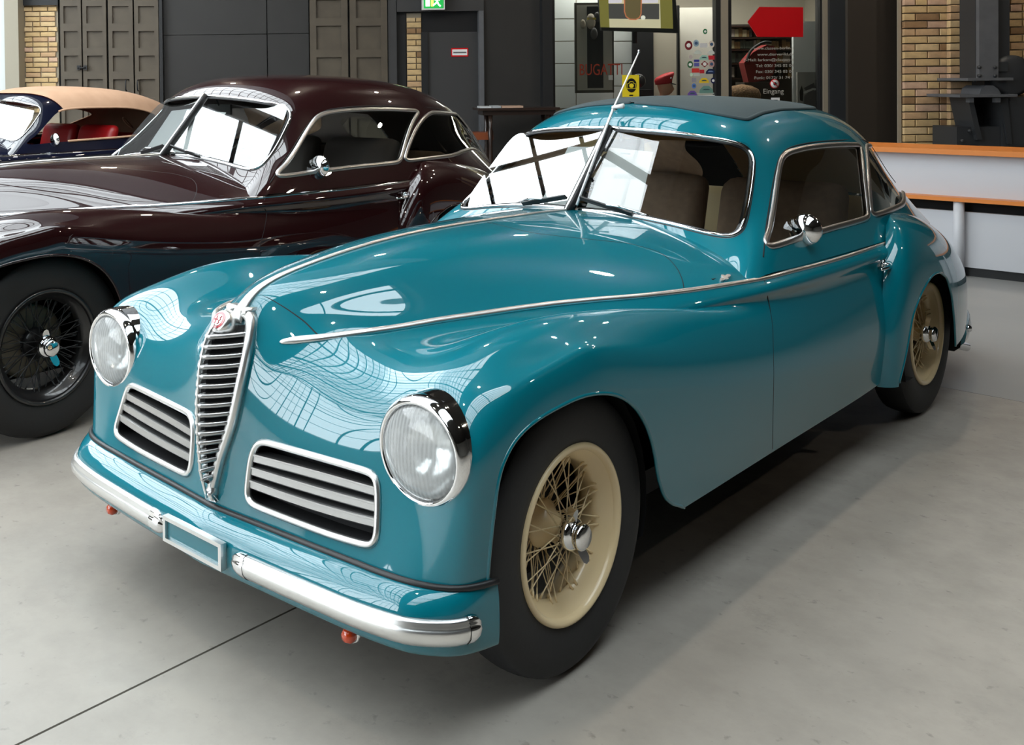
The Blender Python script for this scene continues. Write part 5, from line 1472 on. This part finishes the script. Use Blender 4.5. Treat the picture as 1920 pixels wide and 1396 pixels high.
# -- contents behind the door: shelf, red case, wicker basket, dark cloth, pale panel with picture
tag(sbox('trim_19', 1488, 40, 1540, 330, DW + .7, .05, M['tile'], None, z0=0), kind='structure')
sh = empty('display_shelf', (0, 0, 0), 'tall dark shelf full of small books behind the glass door', 'shelf')
sbox('back_panel', 1368, 45, 1487, 330, DW + 1.3, .04, M['brown_dark'], sh, z0=0)
for y in (48, 70, 92, 118, 146): sbox('shelf_board', 1368, y, 1487, y + 2.5, DW + 1.05, .28, M['wood_dark'], sh)
rnd = random.Random(5)
bcol = [srgb(120, 112, 84), srgb(150, 140, 110), srgb(60, 66, 56), srgb(110, 84, 50), srgb(40, 38, 36), srgb(140, 130, 120)]
bm_ = [mat('spine_%d' % i, c, .6) for i, c in enumerate(bcol)]
gb = 0
for y0, y1 in ((51, 69), (73, 91), (95, 117), (121, 145)):
    x = 1371
    while x < 1484:
        w_ = rnd.uniform(4, 8); h_ = rnd.uniform(.6, .95) * (y1 - y0)
        if rnd.random() < .85:
            o = sbox('book', x, y1 - h_, min(x + w_, 1486), y1, DW + 1.1, .18, bm_[rnd.randrange(6)])
            tag(o, 'book standing upright on the dark shelf behind the glass door', 'book', 'books on the display shelf')
        x += w_ + .6
rc = empty('red_case', (0, 0, 0), 'red fabric rucksack standing behind the lettered glass door', 'bag')
mb = MB(); mb.prism([wl(x, y, DW + .6) for x, y in ((1395, 118), (1412, 98), (1438, 84), (1452, 86), (1458, 104), (1450, 140), (1436, 150), (1404, 156))], 0, .18, lambda a, b, c: hall(a, DW + .6 + c, b)); mb.build('bag_body', mat('dull_red_cloth', srgb(112, 26, 24), .7), rc)
mb = MB(); mb.tube(catmull([hall(wl(x, y, DW + .58)[0], DW + .58, wl(x, y, DW + .58)[1]) for x, y in ((1400, 116), (1408, 95), (1430, 80), (1446, 80))], 5), .02, 8); mb.build('bag_strap', M['black'], rc)
sbox('stand', 1396, 154, 1452, 330, DW + .55, .3, M['brown_dark'], rc, z0=0)
wk = empty('wicker_basket', (0, 0, 0), 'brown wicker basket low behind the glass door', 'basket')
A_, Z_ = wl(1394, 186, DW + .25)
MB().lathe([(0, -.14), (.20, -.14), (.24, -.05), (.25, .06), (.22, .13), (.12, .18), (0, .20)], lambda a, b, c: hall(A_ + a, DW + .3 + b * .5, Z_ + c), 28).build('basket_body', mat('wicker', srgb(136, 104, 70), .8, noise=(40, .8, srgb(84, 60, 38)), bump=(60, .8, .02)), wk)
MB().box((A_ - .2, DW + .22, 0), (A_ + .2, DW + .38, Z_ - .14), HF).build('basket_plinth', M['brown_dark'], wk)
pc = empty('dog_picture', (0, 0, 0), 'black and white animal picture leaning on the pale panel', 'picture')
sbox('print', 1495, 135, 1540, 215, DW + .4, .02, mat('print_grey', srgb(164, 160, 154), .6), pc)
for pts, c in (([(1499, 172), (1503, 160), (1506, 170), (1505, 190), (1500, 188)], (40, 38, 38)), ([(1507, 165), (1526, 155), (1530, 168), (1514, 174)], (96, 92, 90)), ([(1508, 180), (1518, 172), (1536, 168), (1540, 200), (1505, 205)], (110, 106, 104)), ([(1518, 178), (1528, 175), (1530, 196), (1521, 200)], (50, 48, 48)), ([(1506, 172), (1524, 165), (1540, 166), (1540, 169), (1524, 169), (1508, 176)], (210, 206, 200))):
    mb = MB(); mb.prism([wl(x, y, DW + .39) for x, y in pts], 0, .003, lambda a, b, c: hall(a, DW + .392 - .001 * len(pts) + c, b)); mb.build('print_shape', smat(c), pc)
sbox('picture_rest', 1492, 215, 1540, 330, DW + .4, .15, M['beige'], pc, z0=0)

# ------------------------------------------------------------------ dark panel, brick pier and iron column on the right
tag(sbox('trim_20', 1590, -20, 1686, 330, DP + .2, .05, M['brown_dark'], None, z0=0, z1=3.4), kind='structure')
tag(sbox('trim_21', 1684, -20, 1690, 330, DP - .02, .02, M['frame_beige'], None, z0=0, z1=3.4), kind='structure')
b0, b1, b2 = wl(1690, 100, DP)[0], wl(1782, 100, DP)[0], wl(2060, 100, DP)[0]
pr = tag(MB().box((b0, DP, 0), (b2, DP + .05, 3.4), HF).build('wall_pier', M['mortar'], None), kind='structure')
bricks(pr, b0, b1, .80, 2.40, DP - .05, L=.245, seed=21, weights=(5, 4, 4, 4, 2))
bricks(pr, wl(1782, 100, DP - .12)[0], wl(1920, 100, DP - .12)[0] + .05, .80, 2.40, DP - .12, L=.245, seed=22, weights=(4, 5, 5, 4, 1))
ic = empty('iron_column', (0, 0, 0), 'grey riveted iron column on a bearing bracket against yellow brick', 'column')
DI = DP - .55
sbox('column_flange', 1829, -30, 1836, 147, DI + .05, .25, M['steel_dark'], ic, z1=3.4)
sbox('column_face', 1836, -30, 1872, 147, DI, .3, M['steel_grey'], ic, z1=3.4)
sbox('column_side', 1872, -30, 1893, 147, DI + .08, .25, M['steel_dark'], ic, z1=3.4)
sbox('base_plate', 1815, 146, 1900, 151, DI - .05, .5, M['steel_grey'], ic)
mb = MB(); mb.prism([wl(x, y, DI) for x, y in ((1836, 178), (1840, 166), (1848, 160), (1862, 160), (1872, 167), (1878, 178))], 0, .3, lambda a, b, c: hall(a, DI + c, b)); mb.build('bearing', M['steel_grey'], ic)
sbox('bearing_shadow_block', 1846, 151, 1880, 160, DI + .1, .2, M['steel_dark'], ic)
sbox('bracket_plate', 1800, 177, 1908, 182, DI - .08, .55, M['steel_grey'], ic)
sbox('bracket_block', 1794, 237, 1960, 274, DI + .05, .4, M['steel_dark'], ic, z0=0)
sbox('bracket_back', 1812, 182, 1960, 240, DI + .3, .15, M['dark'], ic)
for pts in (((1815, 183), (1824, 183), (1842, 262), (1832, 262)), ((1876, 183), (1890, 183), (1898, 270), (1890, 270))):
    quad_px(MB(), pts, DI, .3).build('gusset', M['steel_dark'], ic)
sbox('bracket_side', 1880, 182, 1960, 274, DI + .02, .3, M['steel_dark'], ic)
for x0 in (1818, 1868): sbox('bolt_lug', x0, 183, x0 + 8, 192, DI - .05, .06, M['steel_grey'], ic)
for x, y in ((1837, 126), (1866, 126), (1837, 142), (1866, 142), (1819, 245), (1805, 264), (1829, 151)):
    A_, Z_ = wl(x, y, DI - .01); MB().lathe([(.016, -.01), (.016, .012), (.010, .018), (0, .02)], lambda a, b, c: hall(A_ + a, DI - c, Z_ + b), 10).build('bolt', M['steel_dark'], ic)
A_, Z_ = wl(1893, 142, DI + .1); MB().lathe([(0, 0), (.20, 0), (.20, .10), (.16, .12), (0, .12)], lambda a, b, c: hall(A_ + a, DI + .16 - c, Z_ + b), 36).build('pulley_disc', M['steel_dark'], ic)
sbox('pipe_stub', 1872, 116, 1890, 134, DI + .02, .1, M['steel_dark'], ic)

# ------------------------------------------------------------------ counter
ct = empty('bar_counter', (0, 0, 0), 'white perforated counter with orange edged shelf behind the teal car', 'counter')
YC = 6.77; X0, X1 = -1.25, 1.75
MB().box((X0, YC + .05, 0), (X1, YC + .10, .07)).build('plinth', M['post'], ct)
for xa, xb in ((X0, -.06), (-.02, 1.40), (1.44, X1)): MB().box((xa, YC + .03, .07), (xb, YC + .07, .50)).build('lower_panel', M['mesh_white'], ct)
MB().box((X0, YC + .10, .07), (X1, YC + .14, .60)).build('dark_backing', M['dark'], ct)
MB().box((X0, YC - .06, .585), (X1, YC + .25, .615)).build('shelf_board', M['orange'], ct)
MB().box((X0, YC + .06, .615), (X1, YC + .10, .945)).build('upper_panel', M['mesh_white'], ct)
MB().box((X0, YC - .02, .945), (X1, YC + .55, .985)).build('counter_top', M['orange'], ct)
MB().box((X0, YC + .45, 0), (X1, YC + .5, .945)).build('rear_panel', M['mesh_white'], ct)
for x in (-.04, 1.42): MB().lathe([(.038, 0), (.038, .585)], lambda a, b, c, x=x: (x + a, YC - .01 + b, c), 20).build('post', M['mesh_white'], ct)

# ------------------------------------------------------------------ table with booklets
tb = empty('side_table', (0, 0, 0), 'tall dark wooden table with turned legs beside the grey wall', 'table')
DT = DW - .9
a0, zt = wl(897, 203, DT); a1, _ = wl(1050, 203, DT)
mb = MB(); mb.box((a0, DT, zt - .03), (a1, DT + .5, zt), HF); mb.build('table_top', M['wood_dark'], tb)
MB().box((a0 + .06, DT + .05, zt - .09), (a1 - .06, DT + .45, zt - .03), HF).build('apron', M['wood_dark'], tb)
for la in (a0 + .16, a1 - .12):
    for de in (DT + .09, DT + .41):
        MB().lathe([(.018, 0), (.022, .1), (.034, .18), (.016, .26), (.018, .34), (.032, .5), (.022, .75), (.035, .9), (.02, .95), (.03, zt - .09)], lambda a, b, c, la=la, de=de: hall(la + a, de + b, c), 14).build('leg', M['wood_dark'], tb)
sbox('stretcher_shelf', 886, 248, 925, 262, DT + .1, .3, M['wood_red'], tb)
for i, (x0, x1, h_, c_) in enumerate(((902, 925, .02, (200, 204, 206)), (925, 943, .025, (170, 176, 180)), (943, 985, .022, (190, 160, 140)))):
    aa, bb = wl(x0, 200, DT)[0], wl(x1, 200, DT)[0]
    o = MB().box((aa, DT + .08, zt), (bb - .01, DT + .32, zt + h_), HF).build('booklet', smat(c_))
    tag(o, ('thin white booklet lying on the tall dark table', 'grey booklet lying on the tall dark table', 'pink brown booklet lying on the tall dark table')[i], 'booklet')
# ------------------------------------------------------------------ the three cars
teal = build_coupe('vintage_coupe', 'teal vintage coupe with cream wire wheels and black fabric sunroof')
# whip aerial clipped to the screen bar
p0, p1, p2 = at(1086, 388, x=.022), at(1153, 207, x=.022), at(1198, 97, x=.022)
p0 = p0 + np.array([0, -.02, .01]); p1 = p1 + np.array([0, -.012, .01])
mb = MB(); mb.tube([p0, p1, p1 + unit(p2 - p1) * .02, p2], [.0058, .0058, .0040, .0030], 8); ae = mb.build('aerial_rod', mat('bright_rod', (.9, .9, .9, 1), .45, metal=.6), teal)
MB().lathe([(0, 0), (.005, 0), (.006, .008), (.003, .014), (0, .015)], lambda a, b, c: p2 + np.array([a, b, c - .005]), 10).build('aerial_tip', M['chrome'], ae)
mb = MB(); mb.tube([p1 + np.array([0, .03, -.015]), p1 + np.array([0, -.004, 0])], .009, 10); mb.build('aerial_clamp', M['chrome'], ae)
mb = MB(); mb.tube([p1 + np.array([-.002, -.006, .004]), p1 + np.array([.05, -.004, .010])], [.006, .012], 10); mb.build('clamp_knob', M['white'], ae)
q_ = p0 * .68 + p1 * .32; mb = MB(); mb.tube([q_ + np.array([-.03, .02, 0]), q_ + np.array([.012, -.004, 0])], .006, 8); mb.build('lower_clamp', M['black_rubber'], ae)
# winged emblem on the flank
ep, en = hit(BV, BF, 1360, 522.5)
w_ = []
for f, h_ in ((-1, .001), (-.8, .006), (-.45, .007), (-.28, .004), (-.2, .012), (0, .016), (.2, .012), (.28, .004), (.45, .007), (.8, .006), (1, .001)): w_.append((f * .036, h_))
pl = [(a, b + .002) for a, b in w_] + [(a, -b * .6) for a, b in w_[::-1]]
tt = unit(np.array([0, 1., .12])); up_ = unit(np.cross(en, tt)); up_ = up_ if up_[2] > 0 else -up_
MB().prism(pl, 0, .006, lambda a, b, c: ep + tt * a + up_ * b + en * c).build('winged_emblem', M['alu'], teal)

def place_on_pane(root, px, py, side, back):
    """point on the inner screen pane of any car of this shape, seen through a photo pixel"""
    mw = np.array(root.matrix_basis); A_ = mw[:3, :3]; t_ = mw[:3, 3]
    n = SC_N * np.array([side, 1, 1]); c = SC_C * np.array([side, 1, 1]) - n * back
    nw = unit(A_ @ n); cw = A_ @ c + t_; d = ray(px, py)
    return CAM + d * ((cw - CAM) @ nw) / (d @ nw), nw
def sheet(root, corners, side, label, back=.035, lines=True):
    pts = [place_on_pane(root, x, y, side, back) for x, y in corners]; P = np.array([p for p, _ in pts]); n = pts[0][1]
    e = empty('paper_sheet', (0, 0, 0), label, 'paper', 'information sheets behind the windscreens')
    MB().hexa(list(P) + list(P + n * .0012)).build('sheet', M['paper'], e)
    if lines:
        bl = lambda u, v: (P[0] * (1 - u) + P[1] * u) * (1 - v) + (P[3] * (1 - u) + P[2] * u) * v + n * .0014
        MB().hexa([bl(a, b) for a, b in ((.30, .06), (.52, .06), (.52, .085), (.30, .085))] + [bl(a, b) + n * .0006 for a, b in ((.30, .06), (.52, .06), (.52, .085), (.30, .085))]).build('printed_heading', smat((150, 150, 152)), e)
    return e
sheet(teal, [(1142, 277), (1225, 285), (1198, 394), (1098, 391)], 1, 'white printed sheet behind the teal car windscreen beside the bar')
sheet(teal, [(1066, 275), (1128, 276), (1082, 389), (1012, 384)], -1, 'plain white sheet behind the teal car windscreen, on the burgundy car side', lines=False)

burg = build_coupe('vintage_saloon', 'dark burgundy vintage coupe with black wire wheels beside the teal car', paint='burgundy', rim='black_enamel', seat='seat_grey', rear_seat='seat_tan', sunroof=False, liner='seat_grey', spoke_mt=M['steel_dark'], drum='drum_beige')
burg.location = (-2.751, -.114, 0); burg.rotation_euler = (0, 0, .0517); burg.scale = (1.087,) * 3
bpy.context.view_layer.update()
sheet(burg, [(351, 206), (424, 211), (374, 290), (318, 284)], 1, 'white printed sheet tilted behind the burgundy car windscreen')
sheet(burg, [(322, 208), (372, 202), (316, 276), (273, 281)], -1, 'plain white sheet behind burgundy car windscreen, half hidden by the bar', lines=False)

navy = build_coupe('vintage_convertible', 'navy blue vintage convertible with tan canvas hood and red seats', paint='navy', rim='black_enamel', roof=False, spoke_mt=M['steel_dark'], kinds=2)
navy.location = (-7.45, .98, 0); navy.rotation_euler = (0, 0, .09); navy.scale = (1.02,) * 3
r_, rf_, _ = clip(RV, RF, -ws)
w1c = px_sdf(r_, [(1439, 461), (1447, 405), (1457, 340), (1463, 306), (1475, 289), (1510, 278), (1563, 272), (1610, 271), (1640, 290), (1662, 330), (1672, 370), (1668, 392), (1600, 416), (1520, 440)], 4, r_[:, 0] > .45)
r_, rf_, wc_seg = clip(r_, rf_, -w1c)
cutf = r_[:, 1] - (1.64 + .26 * (np.abs(r_[:, 0]) / .58) ** 2) + np.maximum(0, 1.2 - r_[:, 2]) * 0
g_ = np.maximum(-cutf, np.minimum(.972 - r_[:, 2], 2.85 - r_[:, 1]))
top, topf, _ = clip(r_, rf_, g_)
low, lowf, _ = clip(r_, rf_, -g_)
up_off = top.copy(); up_off[:, :3] += up_off[:, 3:6] * .012
surf_obj('canvas_hood', up_off, topf, M['softtop'], navy, True)
surf_obj('screen_surround', low, lowf, M['navy'], navy, True)
for f_, s_ in ((lambda q: q, 'l'), (mir, 'r')):
    lp = [(f_(p), f_(n_), c) for p, n_, c in open_only(seg_loops(r_, wc_seg), lambda p: p[1] > 1.85)]
    sweep = sweep_mesh('hood_hem', lp, prof(.022, .02), .012); mesh_part('hood_hem', sweep, M['softtop'], navy)
    car_part('windscreen', 'screen_' + s_, M['screen_glass'], navy)
car_part('windscreen_frame', 'screen_frame', M['chrome'], navy)
interior(navy, 'seat_red', 'seat_red', 'black_rubber', M['navy'])
